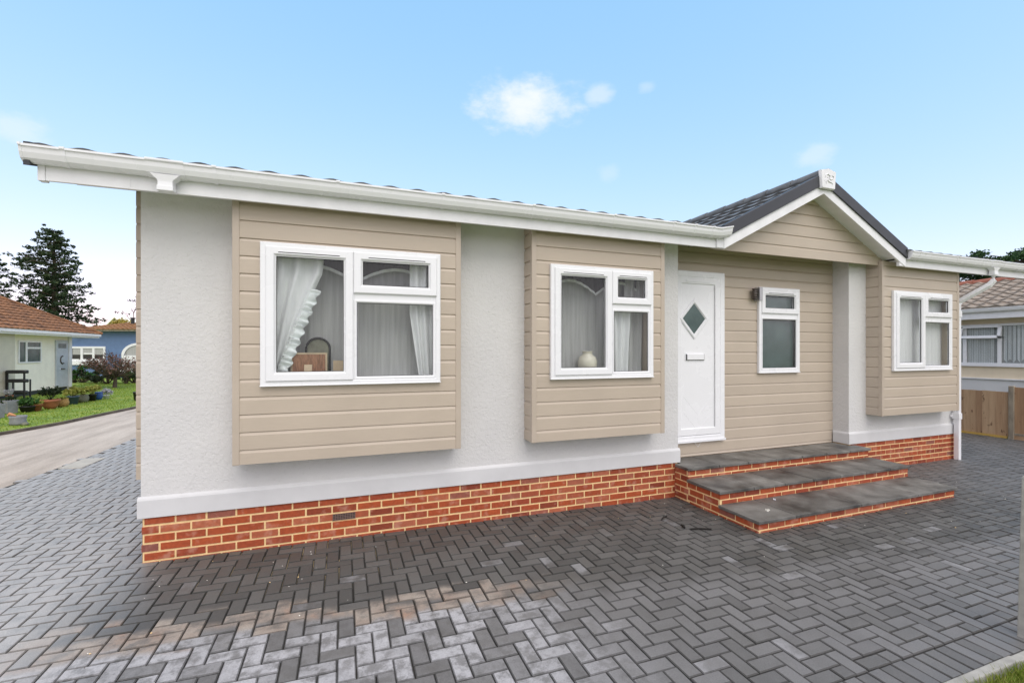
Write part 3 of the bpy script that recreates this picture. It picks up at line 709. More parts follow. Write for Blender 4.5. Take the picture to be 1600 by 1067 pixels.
# eaves ------------------------------------------------------------------
def fascia(x0, x1):
    mb = MB(); mb.box(x0, x1, -.35, -.325, 2.966, 3.16); mb.box(x0 + .03, x1 - .03, -.324, .0, 3.055, 3.065)
    return mb
f1 = fascia(-.44, 5.70); f1.box(-.482, -.4405, -.356, -.30, 2.962, 3.15); f1.box(.04, .055, -.3525, -.3501, 2.97, 3.06)
f1.build('fascia', 'upvc2', home, bevel=.004)
f2 = fascia(9.06, 12.86); f2.build('fascia', 'upvc2', home, bevel=.004)
GP = [(-.352, 3.172), (-.352, 3.082), (-.372, 3.068), (-.402, 3.070), (-.428, 3.090), (-.443, 3.125), (-.449, 3.160), (-.460, 3.163), (-.460, 3.178), (-.444, 3.178), (-.436, 3.128), (-.422, 3.096), (-.40, 3.077), (-.374, 3.075), (-.359, 3.087), (-.359, 3.172)]
def gutter(x0, x1, brk, outlets):
    mb = MB(); mb.prism([Vector((0, y, z)) for y, z in GP], (x0, 0, 0), (x1, 0, 0), smooth=False)
    out_ = [(y, z) for y, z in GP[:9]]
    for xe in (x0, x1):   # stop ends
        s_ = -1 if xe == x0 else 1
        mb.prism([Vector((0, -.40 + (y + .40) * 1.07, 3.12 + (z - 3.12) * 1.07)) for y, z in out_], (xe - .002 * s_, 0, 0), (xe + .014 * s_, 0, 0))
    g_ = mb.build('gutter', 'upvc', home)
    for x in brk:
        b_ = MB(); b_.prism([Vector((0, -.405 + (y + .405) * 1.10, 3.12 + (z - 3.12) * 1.09)) for y, z in out_], (x - .014, 0, 0), (x + .014, 0, 0))
        b_.build('gutter_bracket', 'upvc', g_, bevel=.002)
    for x in outlets:
        b_ = MB(); b_.prism([Vector((0, -.403 + (y + .403) * 1.10, 3.12 + (z - 3.12) * 1.10)) for y, z in out_], (x - .12, 0, 0), (x + .12, 0, 0))
        vs = []
        for z, hx, hy in ((3.075, .095, .046), (3.055, .075, .042), (3.035, .052, .038), (3.022, .048, .036), (2.990, .048, .036)):
            vs += [(x - hx, -.405 - hy, z), (x + hx, -.405 - hy, z), (x + hx, -.405 + hy, z), (x - hx, -.405 + hy, z)]
        b_.add(vs, [(a * 4 + k, a * 4 + (k + 1) % 4, (a + 1) * 4 + (k + 1) % 4, (a + 1) * 4 + k) for a in range(4) for k in range(4)] + [(16, 17, 18, 19)])
        b_.box(x - .052, x + .052, -.446, -.366, 2.955, 2.992)
        b_.build('gutter_outlet', 'upvc', g_, bevel=.003)
gutter(-.525, 5.70, [-.30, .62, 1.52, 2.42, 3.32, 4.25, 5.02, 5.32, 5.58], [.30])
gutter(9.22, 12.90, [9.40, 10.3, 11.05, 12.05], [11.34])
# gutter corner piece returning outwards beside the porch
mb = MB(); mb.prism([Vector((0, -.403 + (y + .403) * 1.05, 3.122 + (z - 3.122) * 1.05)) for y, z in GP[:9]], (5.70, 0, 0), (5.80, -.06, .012)); mb.build('gutter_corner', 'upvc', home, bevel=.003)
# downpipe at the right end
mb = MB()
w = .034
mb.box(11.045, 11.113, -.105, -.037, gz(11), 2.50)
mb.tube([(11.34, -.405, 2.96), (11.34, -.405, 2.87), (11.30, -.37, 2.80), (11.10, -.09, 2.56), (11.079, -.071, 2.50), (11.079, -.071, 2.40)], .046, 4, smooth=False)
dp = mb.build('downpipe', 'upvc', home, bevel=.004)
for z in (.62, 2.3):
    q = MB(); q.box(11.036, 11.122, -.114, -.012, z, z + .10); q.box(11.0, 11.16, -.03, -.004, z + .03, z + .07); q.build('pipe_clip', 'upvc', dp, bevel=.003)

# roof -------------------------------------------------------------------
sl = .297; RY = 3.05; ZE = 3.172; YE = -.405
dv = Vector((0, 1, sl)).normalized(); LV = (RY - YE) / dv.y
mb = MB()
tiles(mb, (-.50, YE, ZE), (1, 0, 0), dv, 6.28, LV)
tiles(mb, (9.16, YE, ZE), (1, 0, 0), dv, 3.74, LV)
tiles(mb, (5.76, .35, ZE + sl * (.35 - YE)), (1, 0, 0), dv, 3.42, (RY - .35) / dv.y)
mb2 = Vector((0, -1, sl)).normalized()
tiles(mb, (-.50, 2 * RY - YE, ZE), (1, 0, 0), mb2, 13.4, LV, seg=4)
zr = ZE + sl * (RY - YE)
for k in range(30):
    x = -.5 + k * .447; mb.tube([(x, RY, zr - .01), (x + .45, RY, zr - .005)], .10, 8, smooth=True)
# boarding below the tiles
for s_, xa, xb, Y0 in ((1, -.44, 5.77, YE), (1, 5.7701, 9.1699, .36), (1, 9.17, 12.85, YE), (-1, -.44, 12.85, YE)):
    zq = ZE + sl * (Y0 - YE)
    a = [(xa, RY - s_ * (RY - Y0 - .02), zq - .02), (xb, RY - s_ * (RY - Y0 - .02), zq - .02), (xb, RY, zr - .02), (xa, RY, zr - .02)]
    mb.add(a + [(p[0], p[1], p[2] - .06) for p in a], [(0, 1, 2, 3), (4, 7, 6, 5), (0, 4, 5, 1), (1, 5, 6, 2), (3, 2, 6, 7), (0, 3, 7, 4)], 1)
roof = mb.build('roof', ['rooftile', 'verge'], home)
for xe in (-.53, 12.87):
    q = MB()
    for s_ in (1, -1):
        a = Vector((xe, RY - s_ * (RY - YE + .01), ZE - .03)); b_ = Vector((xe, RY, zr - .03))
        q.prism([Vector((0, 0, -.10)), Vector((.035, 0, -.10)), Vector((.035, 0, .065)), Vector((0, 0, .065))], a, b_)
    q.build('verge_cap', 'verge', roof)
if 1:   # gable end panels
  for xe in (.03, 11.1):
    q = MB(); q.add([(xe, .02, 3.2), (xe, 6.08, 3.2), (xe, RY, zr - .1), (xe + .06, .02, 3.2), (xe + .06, 6.08, 3.2), (xe + .06, RY, zr - .1)], [(0, 1, 2), (3, 5, 4), (0, 3, 4, 1), (1, 4, 5, 2), (2, 5, 3, 0)])
    q.build('gable_end_panel', 'clad', home)

# porch gable --------------------------------------------------------------
GX, GZ = 7.49, 4.075; GW = 1.70; gs = .503; YG = -.375
mb = MB(); back = 2.75
for s_ in (-1, 1):
    d2 = Vector((-s_, 0, gs)).normalized()     # up the slope towards the ridge
    L2 = GW / abs(d2.x)
    tiles(mb, (GX + s_ * GW, YG + .01, GZ - gs * GW - .03), (0, 1, 0), d2, back - YG, L2, row=.36, wave=.24, step=.036, amp=.014)
    a = [(GX + s_ * (GW - .02), YG + .03, GZ - gs * GW - .05), (GX + s_ * (GW - .02), back, GZ - gs * GW - .05), (GX, back, GZ - .05), (GX, YG + .03, GZ - .05)]
    mb.add(a + [(p[0], p[1], p[2] - .06) for p in a], [(0, 1, 2, 3), (4, 7, 6, 5), (0, 4, 5, 1), (3, 2, 6, 7), (0, 3, 7, 4)], 1)
y = YG + .02
while y < back:
    mb.tube([(GX, y, GZ - .02), (GX, min(y + .42, back), GZ - .024)], [.085, .078], 10); y += .40
mb.build('porch_roof', ['rooftile', 'verge'], home)
for s_ in (-1, 1):
    foot = Vector((GX + s_ * GW, YG, GZ - gs * GW)); top = Vector((GX, YG, GZ))
    q = MB(); q.prism([Vector((0, 0, -.140)), Vector((0, -.025, -.140)), Vector((0, -.025, .006)), Vector((0, -.012, .016)), Vector((0, .06, .016)), Vector((0, .06, .004))], foot, top); q.build('verge_cap', 'verge', home)
    q = MB(); q.prism([Vector((0, .025, -.262)), Vector((0, -.004, -.262)), Vector((0, -.004, -.1405)), Vector((0, .025, -.1405))], foot + Vector((-s_ * .01, 0, 0)), top); q.build('barge_board', 'upvc2', home)
    q = MB(); q.prism([Vector((0, .026, -.225)), Vector((0, .30, -.225)), Vector((0, .30, -.205)), Vector((0, .026, -.205))], foot + Vector((-s_ * .16, 0, .16 * gs)), top); q.build('gable_soffit', 'upvc2', home)
# boxed feet of the barge boards
q = MB(); q.box(5.70, 5.835, -.372, -.33, 2.966, 3.085); q.build('box_end', 'upvc2', home, bevel=.004); q = MB(); q.box(9.05, 9.15, -.372, -.33, 2.966, 3.085); q.build('box_end', 'upvc2', home, bevel=.004)
# gable boarding
mb = MB(); zb = 3.0; yg = -.17
lim = lambda z: (max(0, 1.70 - (GZ - .20 - z) / gs), min(3.40, 1.70 + (GZ - .20 - z) / gs))
clad(mb, (GX - 1.7, yg), (GX + 1.7, yg), (0, -1), zb, GZ - .22, zb - .01, pitch=.15, lim=lim)
mb.box(GX - 1.62, GX + 1.62, yg + .014, yg + .03, zb + .002, zb + .05)
mb.box(GX - 1.65, GX + 1.65, yg + .031, .225, 3.25, 3.27)
mb.build('gable_cladding', 'clad', home)
# finial plaque with a moulded crest
q = MB(); fx, fz_ = 7.51, 3.862
pl = [(-.125, 0), (.125, 0), (.146, .235), (0, .268), (-.146, .235)]
vs = [(fx + x, YG - .03, fz_ + z) for x, z in pl] + [(fx + x * .93, YG - .055, fz_ + .008 + z * .95) for x, z in pl]
q.add(vs + [(x, YG - .02, z) for x, _, z in vs[:5]], [(5, 6, 7, 8, 9)] + [(i, (i + 1) % 5, 5 + (i + 1) % 5, 5 + i) for i in range(5)] + [(10 + i, 10 + (i + 1) % 5, (i + 1) % 5, i) for i in range(5)])
fin = q.build('finial', 'upvc2', home)
q = MB(); yy = YG - .057
sc_ = lambda pts: [(fx + a, yy, fz_ + b_) for a, b_ in pts]
q.tube(sc_([(-.085, .10), (-.05, .13), (-.06, .17), (-.02, .19), (.02, .165), (.0, .135), (-.03, .145)]), [.004, .007, .008, .008, .007, .006, .004], 6)
q.tube(sc_([(.0, .135), (.04, .12), (.075, .135), (.085, .165), (.055, .18)]), [.006, .008, .007, .006, .004], 6)
q.tube(sc_([(-.03, .115), (.0, .09), (.045, .085), (.075, .065)]), [.004, .008, .007, .004], 6)
q.tube(sc_([(.0, .135), (-.03, .115), (-.055, .085), (-.05, .06)]), [.006, .007, .006, .003], 6)
q.build('crest_relief', 'upvc2', fin)

# ================================================================== FRONT STEPS
steps = thing('front_steps', (7.0, -.6, -.05), 'three red brick steps with dark grey slab treads below the front door', 'steps')
SX0, SX1 = 5.40, 8.60; TR = [(-.23, .36), (-.715, .225), (-1.205, .075)]
mb = MB(); TH = .034
for i, (yf, zt) in enumerate(TR):
    yb = .2 if i == 0 else TR[i - 1][0] + .002
    mb.box(SX0 + .002, SX1 - .002, yf + .002, yb - .004, -.12, zt - TH - .001, 1)
ZT0 = TR[0][1] - TH
for i, (yf, zt) in enumerate(TR):
    zt -= TH
    lo = -.075 if i == 2 else TR[i + 1][1] + .0005
    bricks(mb, (SX0, yf), (SX1, yf), (0, -1), zt, lo, first=.115 if i == 0 else .14, H=.0735)
    yb = -.004 if i == 0 else TR[i - 1][0]
    bricks(mb, (SX0, yb), (SX0, yf), (-1, 0), zt, -.075, first=.215 if i != 1 else .14)
    bricks(mb, (SX1, yf), (SX1, yb), (1, 0), zt, -.075, first=.215)
mb.build('brick_riser', ['brick', 'mortar'], steps)
joints = [[.45 + .468 * k for k in range(0, 6)], [.47 + .468 * k for k in range(0, 6)], [.49 + .985 * k for k in range(0, 3)]]
for i, (yf, zt) in enumerate(TR):
    yb = .222 if i == 0 else TR[i - 1][0] + .001
    xs = [SX0 - .028] + [SX0 + j for j in joints[i]] + [SX1 + .028]
    for a, b_ in zip(xs, xs[1:]):
        q = MB(); dz = rnd.uniform(-.0015, .0015); a += .0035; b_ -= .0035
        if i == 0:   # back strip between the two pillars
            a_, b2 = max(a, 5.468), min(b_, 8.527)
            pl = [(a, yf - .028), (b_, yf - .028)] + ([(b_, -.026)] if b_ > b2 else []) + ([(b2, -.026)] if b_ > b2 else []) + [(b2, yb), (a_, yb)] + ([(a_, -.026), (a, -.026)] if a < a_ else [])
            K = len(pl)
            q.add([(x, y, zt - TH) for x, y in pl] + [(x, y, zt + dz) for x, y in pl], [tuple(range(K))[::-1], tuple(range(K, 2 * K))] + [(k, (k + 1) % K, K + (k + 1) % K, K + k) for k in range(K)])
        else: q.box(a, b_, yf - .028, yb, zt - TH, zt + dz)
        q.build('slab', 'slab', steps, bevel=.005)
# ================================================================== INSIDE THE WINDOWS
def netting(x0, x1, z0, z1, y, label, mat='net'):
    mb = MB(); N = 90
    vs = []
    for i in range(N + 1):
        x = x0 + (x1 - x0) * i / N; d = .010 * math.sin(i * .9) + .006 * math.sin(i * 2.3 + 1)
        vs += [(x, y + d * .4, z1), (x, y + d, z0)]
    mb.add(vs, [(2 * i, 2 * i + 1, 2 * i + 3, 2 * i + 2) for i in range(N)], 0, True)
    return tag(mb.build('net_curtain', mat, origin=((x0 + x1) / 2, y, z0)), label, 'net curtain')
netting(.72, 2.62, 1.48, 2.9, .04, 'grey streaked net curtain across the back of the wide leftmost window')
netting(3.42, 5.04, 1.48, 2.9, .04, 'smooth grey net curtain behind the window with the cream vase')
netting(8.95, 10.77, 1.48, 2.9, -.13, 'pale grey net curtain behind the far bay window right of the porch', 'voile')
def valance(x0, x1, zt, drop, scal, y, label):
    mb = MB(); N = 60; vs = []
    for i in range(N + 1):
        t_ = i / N; x = x0 + (x1 - x0) * t_
        d = drop * (.35 + .65 * abs(2 * ((t_ * scal) % 1) - 1) ** 1.8)
        vs += [(x, y + .006 * math.sin(i * 1.7), zt), (x, y + .006 * math.sin(i * 1.7), zt - d), (x, y + .006 * math.sin(i * 1.7) - .004, zt - d - .03)]
    mb.add(vs, [(3 * i, 3 * i + 1, 3 * i + 4, 3 * i + 3) for i in range(N)], 0); mb.add(vs, [(3 * i + 1, 3 * i + 2, 3 * i + 5, 3 * i + 4) for i in range(N)], 1)
    return tag(mb.build('valance', ['valance', 'voile'], origin=((x0 + x1) / 2, y, zt - drop)), label, 'valance')
valance(.90, 2.44, 2.62, .22, 2, -.05, 'dark scalloped valance with a pale fringe at the top of the wide leftmost window')
valance(3.60, 4.90, 2.62, .22, 2, -.05, 'dark scalloped valance above the cream vase window')
def curtain(fl, fr_, z0, z1, y, folds, label, ruffle=None, mat='voile'):
    mb = MB(); NZ, NX = 26, 48; vs = []
    for j in range(NZ + 1):
        t_ = j / NZ; z = z1 + (z0 - z1) * t_; a, b_ = fl(t_), fr_(t_)
        for i in range(NX + 1):
            s_ = i / NX; vs.append((a + (b_ - a) * s_, y + .022 * math.sin(s_ * folds * 6.283 + t_ * 1.3) + .006 * math.sin(s_ * 31 + t_ * 5), z))
    mb.add(vs, [(j * (NX + 1) + i, j * (NX + 1) + i + 1, (j + 1) * (NX + 1) + i + 1, (j + 1) * (NX + 1) + i) for j in range(NZ) for i in range(NX)], 0, True)
    o = mb.build('curtain', mat, origin=(fl(.5), y, z0)); tag(o, label, 'curtain', 'curtains in the front windows'); o['_w'] = (fl(.5), y, z0)
    if ruffle:
        q = MB(); vs = []; N = 150
        for i in range(N + 1):
            t_ = ruffle[0] + (ruffle[1] - ruffle[0]) * i / N; z = z1 + (z0 - z1) * t_; x = fr_(t_)
            w_ = math.sin(i * .62 + 1.3 * math.sin(i * .21)) * (.35 + .5 * abs(math.sin(i * .13)))
            vs += [(x - .045, y - .02 + .02 * w_, z + .01), (x + .01, y - .03 - .03 * w_, z + .012 * w_), (x + .045 + .012 * math.sin(i * .37), y - .02 + .014 * math.cos(i * .62), z - .008)]
        q.add(vs, [(3 * i + k, 3 * i + k + 1, 3 * i + k + 4, 3 * i + k + 3) for i in range(N) for k in (0, 1)], 0, True)
        q.build('frill', 'satin', o)
    return o
curtain(lambda t_: .93, lambda t_: 1.40 - .10 * t_ - .30 * max(0, t_ - .15) ** .9, 1.50, 2.60, -.135, 3, 'white voile curtain with ruffled silver edge at the outer side of the widest window', (.28, 1.0))
curtain(lambda t_: 2.16 + .16 * max(0, t_ - .45), lambda t_: 2.42, 1.50, 2.60, -.135, 3, 'plain white curtain gathered under the small vent sash of the wide leftmost window')
curtain(lambda t_: 4.36 + .05 * t_, lambda t_: 4.66 - .03 * t_, 1.50, 2.30, -.14, 3, 'white curtain hanging behind the low pane right of the cream vase')
curtain(lambda t_: 4.62, lambda t_: 4.88, 1.50, 2.60, -.07, 2, 'greyish curtain bunched at the porch side of the vase window', mat='net')
# vase, boxes, arched mirror
zs = 1.493
mb = MB(); mb.lathe([(0, 0), (.055, 0), (.085, .03), (.105, .09), (.108, .14), (.090, .185), (.055, .212), (.052, .235), (.064, .245), (.060, .25), (.045, .235), (.04, .2)], (4.115, -.10, zs), 28)
tag(mb.build('vase', 'ceramic', origin=(4.115, -.10, zs)), 'round cream pottery vase standing on the inner sill of the middle window', 'vase')
b1 = thing('picture_frame', (1.30, -.12, zs), 'wide reddish wooden picture back with a pale strut leaning in the leftmost window', 'picture frame')
q = MB()
def slant(mb_, x0, x1, y, z0, z1, th, lean, mi=0):
    vs = [(x0, y, z0), (x1, y, z0), (x1, y + lean, z1), (x0, y + lean, z1)]; vs += [(a, c + th, d) for a, c, d in vs]
    mb_.add(vs, [(0, 1, 2, 3), (4, 7, 6, 5), (0, 4, 5, 1), (1, 5, 6, 2), (2, 6, 7, 3), (3, 7, 4, 0)], mi)
slant(q, 1.14, 1.41, -.10, zs, zs + .225, .012, -.035); q.build('backboard', 'pinewood', b1)
q = MB(); slant(q, 1.125, 1.14, -.104, zs, zs + .235, .02, -.035); slant(q, 1.41, 1.425, -.104, zs, zs + .235, .02, -.035); slant(q, 1.1405, 1.4095, -.138, zs + .222, zs + .237, .02, -.002); q.build('frame', 'palewood', b1)
q = MB(); slant(q, 1.235, 1.30, -.155, zs, zs + .13, .006, .025); q.build('strut', 'palewood', b1)
b2 = thing('picture_frame', (1.50, -.12, zs), 'small pale picture back leaning at the inner edge of the leftmost window', 'picture frame')
q = MB(); slant(q, 1.475, 1.60, -.10, zs, zs + .165, .012, -.03); q.build('backboard', 'palewood', b2)
q = MB(); slant(q, 1.50, 1.55, -.15, zs, zs + .07, .006, .02); q.build('strut', 'chalk', b2)
q = MB(); vs = []
for i in range(19):
    a = math.pi * i / 18; vs.append((1.345 + .10 * math.cos(a), -.045, zs + .27 + .10 * math.sin(a)))
vs = [(1.445, -.045, zs)] + vs + [(1.245, -.045, zs)]
q.tube(vs, .011, 6); q.add([(p[0], -.040, p[2]) for p in vs], [tuple(range(len(vs)))], 1)
tag(q.build('arched_mirror', ['blackpot', 'stonepot'], origin=(1.345, -.045, zs)), 'dark arched dressing mirror behind the reddish picture back', 'mirror')

# ================================================================== SMALL THINGS ON THE DRIVE
def twig(pts, r, label):
    q = MB(); q.tube([(x, y, gz(x) + z) for x, y, z in pts], r, 5)
    x, y, _ = pts[0]
    tag(q.build('twig', 'twig', origin=(x, y, gz(x))), label, 'twig', 'twigs on the paving')
twig([(4.72, -.60, .006), (4.76, -.575, .016), (4.84, -.535, .010)], .007, 'short black twig nearest the brick skirt on the paving')
twig([(4.795, -.86, .008), (4.81, -.83, .014), (4.805, -.80, .018)], [.012, .016, .008], 'black knot of twig between two longer ones on the paving')
twig([(4.83, -.905, .006), (4.91, -.935, .014), (5.03, -.975, .008)], .008, 'long black twig lying closest to the step corner')
q = MB(); leaves(q, 5.72, -1.02, .079, .045, .03, .004, 9, .016); tag(q.build('dry_leaf', 'chalk', origin=(5.72, -1.02, .076)), 'pale crushed leaf on the lowest step tread', 'leaf')
q = MB(); leaves(q, 6.10, -.80, .081, .012, .012, .005, 6, .010); tag(q.build('paper_scrap', 'whitepot', origin=(6.10, -.80, .076)), 'tiny white scrap at the back of the lowest step tread', 'scrap')
rnd.seed(77); q = MB()
for _ in range(110):
    x = rnd.uniform(.1, 9.5); y = -.15 - abs(rnd.gauss(0, 1.0)); r_ = rnd.uniform(.0025, .007)
    if y < -2.8 or (5.3 < x < 8.7 and y > -1.25): continue
    z = gz(x) + .003; w_ = rnd.uniform(0, 3); vs = [(x + r_ * math.cos(w_ + k * 1.57) * rnd.uniform(.6, 1.3), y + r_ * math.sin(w_ + k * 1.57) * rnd.uniform(.6, 1.3), z) for k in range(4)] + [(x, y, z + r_ * .8)]
    q.add(vs, [(0, 1, 4), (1, 2, 4), (2, 3, 4), (3, 0, 4), (3, 2, 1, 0)], rnd.choice([0, 0, 1, 2]))
tag(q.build('grit', ['chalk', 'mortar', 'bark']), 'pale grit and crumbs scattered over the dark paving', 'grit', kind='stuff')
# pale cover and frame let into the paving beside the road
q = MB(); q.add([(x, y, .006) for x, y in [(-2.41, 4.10), (-2.10, 4.03), (-2.07, 4.68), (-2.37, 4.76)]] + [(x, y, -.01) for x, y in [(-2.41, 4.10), (-2.10, 4.03), (-2.07, 4.68), (-2.37, 4.76)]],
    [(0, 1, 2, 3), (4, 5, 1, 0), (5, 6, 2, 1), (6, 7, 3, 2), (7, 4, 0, 3)])
tag(q.build('inspection_cover', 'ltile', origin=(-2.24, 4.4, 0)), 'pale square cover let into the paving beside the road', 'cover')
# concrete post at the drive edge
q = MB(); bx, by = 5.592, -3.03
vs = [(bx - .05, by - .05, -.15), (bx + .05, by - .05, -.15), (bx + .05, by + .05, -.15), (bx - .05, by + .05, -.15)]
vs += [(x + .06, y, .95) for x, y, _ in vs] + [(bx + .06, by, 1.0)]
q.add(vs, [(0, 1, 5, 4), (1, 2, 6, 5), (2, 3, 7, 6), (3, 0, 4, 7), (4, 5, 8), (5, 6, 8), (6, 7, 8), (7, 4, 8)])
tag(q.build('concrete_post', 'concrete', origin=(bx, by, -.05), bevel=.008), 'weathered concrete post on the paving edge above the grass', 'post')

# ================================================================== TIMBER FENCE (right)
fen = thing('timber_fence', (14.35, .6, -.05), 'brown vertical board fence with grey posts at the end of the drive', 'fence')
def fpanel(y0, y1, z0, z1):
    q = MB(); y = y0; fx_ = 14.35
    while y < y1 - .01:
        e = min(y + .105, y1); th = .012
        vs = [(fx_, y, z0), (fx_ - .004, e, z0), (fx_ - .004, e, z1), (fx_, y, z1), (fx_ + .02, y, z0), (fx_ + .012, e, z0), (fx_ + .012, e, z1), (fx_ + .02, y, z1)]
        dz = rnd.uniform(-.006, .006); vs = [(a, b_, c + (dz if c == z1 else 0)) for a, b_, c in vs]
        q.add(vs, [(0, 3, 2, 1), (4, 5, 6, 7), (0, 1, 5, 4), (1, 2, 6, 5), (2, 3, 7, 6), (3, 0, 4, 7)]); y = e - .001
    q.build('panel', 'timber', fen)
def rail(y0, y1, x, z0, z1, mat): q = MB(); q.box(x, x + .03, y0, y1, z0, z1); q.build('gravel_board' if z0 < .2 else 'rail', mat, fen)
fpanel(.64, 2.5, -.005, .900); fpanel(-1.28, .555, .035, 1.005); fpanel(-3.2, -1.37, .03, 1.0)
rail(.66, 2.5, 14.325, -.05, -.008, 'newboard'); rail(-1.28, .555, 14.33, -.05, .03, 'timber'); rail(-1.28, .555, 14.32, .035, .075, 'post')
for y in (.597, -1.325): q = MB(); q.box(14.31, 14.395, y - .041, y + .041, -.08, 1.03); q.build('fence_post', 'post', fen, bevel=.008)

# ================================================================== NEIGHBOUR BUNGALOW (right)
nb = thing('bungalow', (18, 0, 0), 'buff bungalow with tan tiled roof and long white window row behind the board fence', 'bungalow')
q = MB(); q.box(18, 24, -5, 6, 1.0, 2.75); q.build('wall', 'cream2', nb)
q = MB(); q.box(17.97, 24.03, -5.03, 6.03, -.1, .975);
for y in (-4, -2, 0, 1.0, 2.05, 3.1, 5): q.box(17.962, 17.9699, y, y + .012, -.1, .97)
q.build('skirting', 'plinth', nb)
q = MB(); q.box(17.93, 24.07, -5.07, 6.07, .976, 1.005); q.build('drip_moulding', 'upvc2', nb)
q = MB(); q.box(17.60, 17.625, -5.4, 6.4, 2.60, 2.80); q.box(17.63, 18, -5.4, 6.4, 2.70, 2.72); q.build('fascia', 'upvc2', nb)
q = MB(); q.prism([Vector((x - .35 + .352, 0, 0)) * 0 + Vector((17.6 + (x + .35), 0, z - .30)) for x, z in GP], (0, -5.4, 0), (0, 6.4, 0)); q.build('gutter', 'upvc', nb)
q = MB(); dv = Vector((1, 0, .36)).normalized(); LV = 2.75 / dv.x
tiles(q, (17.50, -5.4, 2.88), (0, 1, 0), dv, 11.8, LV, row=.30, wave=.30, amp=.045, step=.03, seg=8)
tiles(q, (23.0, -5.4, 2.88), (0, 1, 0), Vector((-1, 0, .36)), 11.8, LV, row=.30, wave=.30, amp=.045, step=.03, seg=3)
nr = q.build('roof', 'gtile', nb)
q = MB(); zr2 = 2.88 + 2.75 * .36
y = -5.4
while y < 6.4: q.tube([(20.25, y, zr2 - .02), (20.25, y + .44, zr2 - .03)], [.14, .125], 10); y += .42
q.build('ridge', 'ridge_red', nr)
def nwin(y0, y1, z0, z1, bars, vents):
    """row of casements facing the drive, on the plane x = 18"""
    q = MB(); f = .06
    def rg(m_, a, b_, c, d, prof):
        vs = []
        for i, dd in prof: vs += [(18 - dd, a + i, c + i), (18 - dd, b_ - i, c + i), (18 - dd, b_ - i, d - i), (18 - dd, a + i, d - i)]
        m_.add(vs, [(p * 4 + k, p * 4 + (k + 1) % 4, (p + 1) * 4 + (k + 1) % 4, (p + 1) * 4 + k) for p in range(len(prof) - 1) for k in range(4)])
    rg(q, y0, y1, z0, z1, [(0, 0), (0, .05), (f, .05), (f, 0)])
    for b_ in bars: q.box(17.955, 18.0, b_ - .04, b_ + .04, z0 + f, z1 - f)
    q.box(17.94, 18.0, y0 - .02, y1 + .02, z0 - .04, z0 - .001)
    w = q.build('window', 'upvc', nb, bevel=.004)
    ed = [y0 + f] + [e for b_ in bars for e in (b_ - .04, b_ + .04)] + [y1 - f]
    for i in range(0, len(ed), 2):
        a, b_ = ed[i], ed[i + 1]; top = z1 - f
        if i // 2 in vents:
            zt = z1 - .36; q = MB(); q.box(17.955, 18.0, a, b_, zt - .03, zt + .02); q.build('transom', 'upvc', w)
            q = MB()      # top-hung sash pushed open
            for (ya, yb_, ta, tb) in ((a - .03, b_ + .03, 0, .07), (a - .03, b_ + .03, .30, .37), (a - .03, a + .04, .0705, .2995), (b_ - .04, b_ + .03, .0705, .2995)):
                P = lambda y, t_, k: (17.94 - .32 * t_ - k, y, z1 - .03 - t_ * .94)
                vs = [P(ya, ta, 0), P(yb_, ta, 0), P(yb_, tb, 0), P(ya, tb, 0), P(ya, ta, .035), P(yb_, ta, .035), P(yb_, tb, .035), P(ya, tb, .035)]
                q.add(vs, [(0, 1, 2, 3), (4, 7, 6, 5), (0, 4, 5, 1), (1, 5, 6, 2), (2, 6, 7, 3), (3, 7, 4, 0)])
            q.build('vent_sash', 'upvc', w)
            q = MB(); q.add([P(a + .04, .07, .02), P(b_ - .04, .07, .02), P(b_ - .04, .30, .02), P(a + .04, .30, .02)], [(0, 1, 2, 3)]); q.build('pane', 'glass', w); top = zt - .03
        q = MB(); q.box(17.985, 17.99, a, b_, z0 + f, top); q.build('pane', 'glass', w)
nwin(-2.6, 4.6, 1.36, 2.47, [3.02, 2.30, .9, -.4], [1])
q = MB(); q.box(17.998, 18.004, -2.5, 4.5, 1.42, 2.41); q.build('window_backing', 'net', nb)
for y0, y1, nm in ((2.42, 2.96, 'narrow net curtain under the open vent of the buff bungalow'), (1.0, 2.24, 'net curtain in the wide pane of the buff bungalow beside the open vent')):
    q = MB(); vs = []; N = 60
    for i in range(N + 1):
        y = y0 + (y1 - y0) * i / N; d = .010 * math.sin(i * 1.9) ; zlo = 1.42 + (.10 * abs(math.sin(i * .5)) if y1 > 2 and y0 < 2 else 0)
        vs += [(17.992 + d * .4, y, 2.40), (17.992 + d * .4, y, zlo)]
    q.add(vs, [(2 * i, 2 * i + 1, 2 * i + 3, 2 * i + 2) for i in range(N) if i % 4 != 3], 0)
    tag(q.build('curtain', 'voile', origin=(17.99, y0, 1.42)), nm, 'net curtain')

# ================================================================== CREAM BUNGALOW (left)
CX = -9.74
cb = thing('bungalow', (CX, 18, 0), 'cream bungalow with brown hipped tile roof, grey door and garden pots', 'bungalow')
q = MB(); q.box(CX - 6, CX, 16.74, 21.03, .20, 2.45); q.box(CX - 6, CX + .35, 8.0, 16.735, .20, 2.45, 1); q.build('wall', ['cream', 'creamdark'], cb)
q = MB(); q.box(CX - 5.95, CX - .03, 8.03, 21.0, -.05, .199); q.build('skirting', 'darkskirt', cb)
q = MB(); q.box(CX + .60, CX + .62, 7.5, 22.0, 2.33, 2.50); q.box(CX - 6.5, CX + .62, 22.001, 22.02, 2.33, 2.50); q.box(CX + .62, CX + .69, 7.5, 22.03, 2.40, 2.50); q.box(CX - .1, CX + .60, 7.5, 22.0, 2.40, 2.42); q.box(CX - 6, CX - .101, 21.0, 22.0, 2.40, 2.42)
q.build('fascia', 'upvc2', cb)
q = MB(); sp_ = .58; dv = Vector((-1, 0, sp_)).normalized(); ev = 3.2 / abs(dv.x)
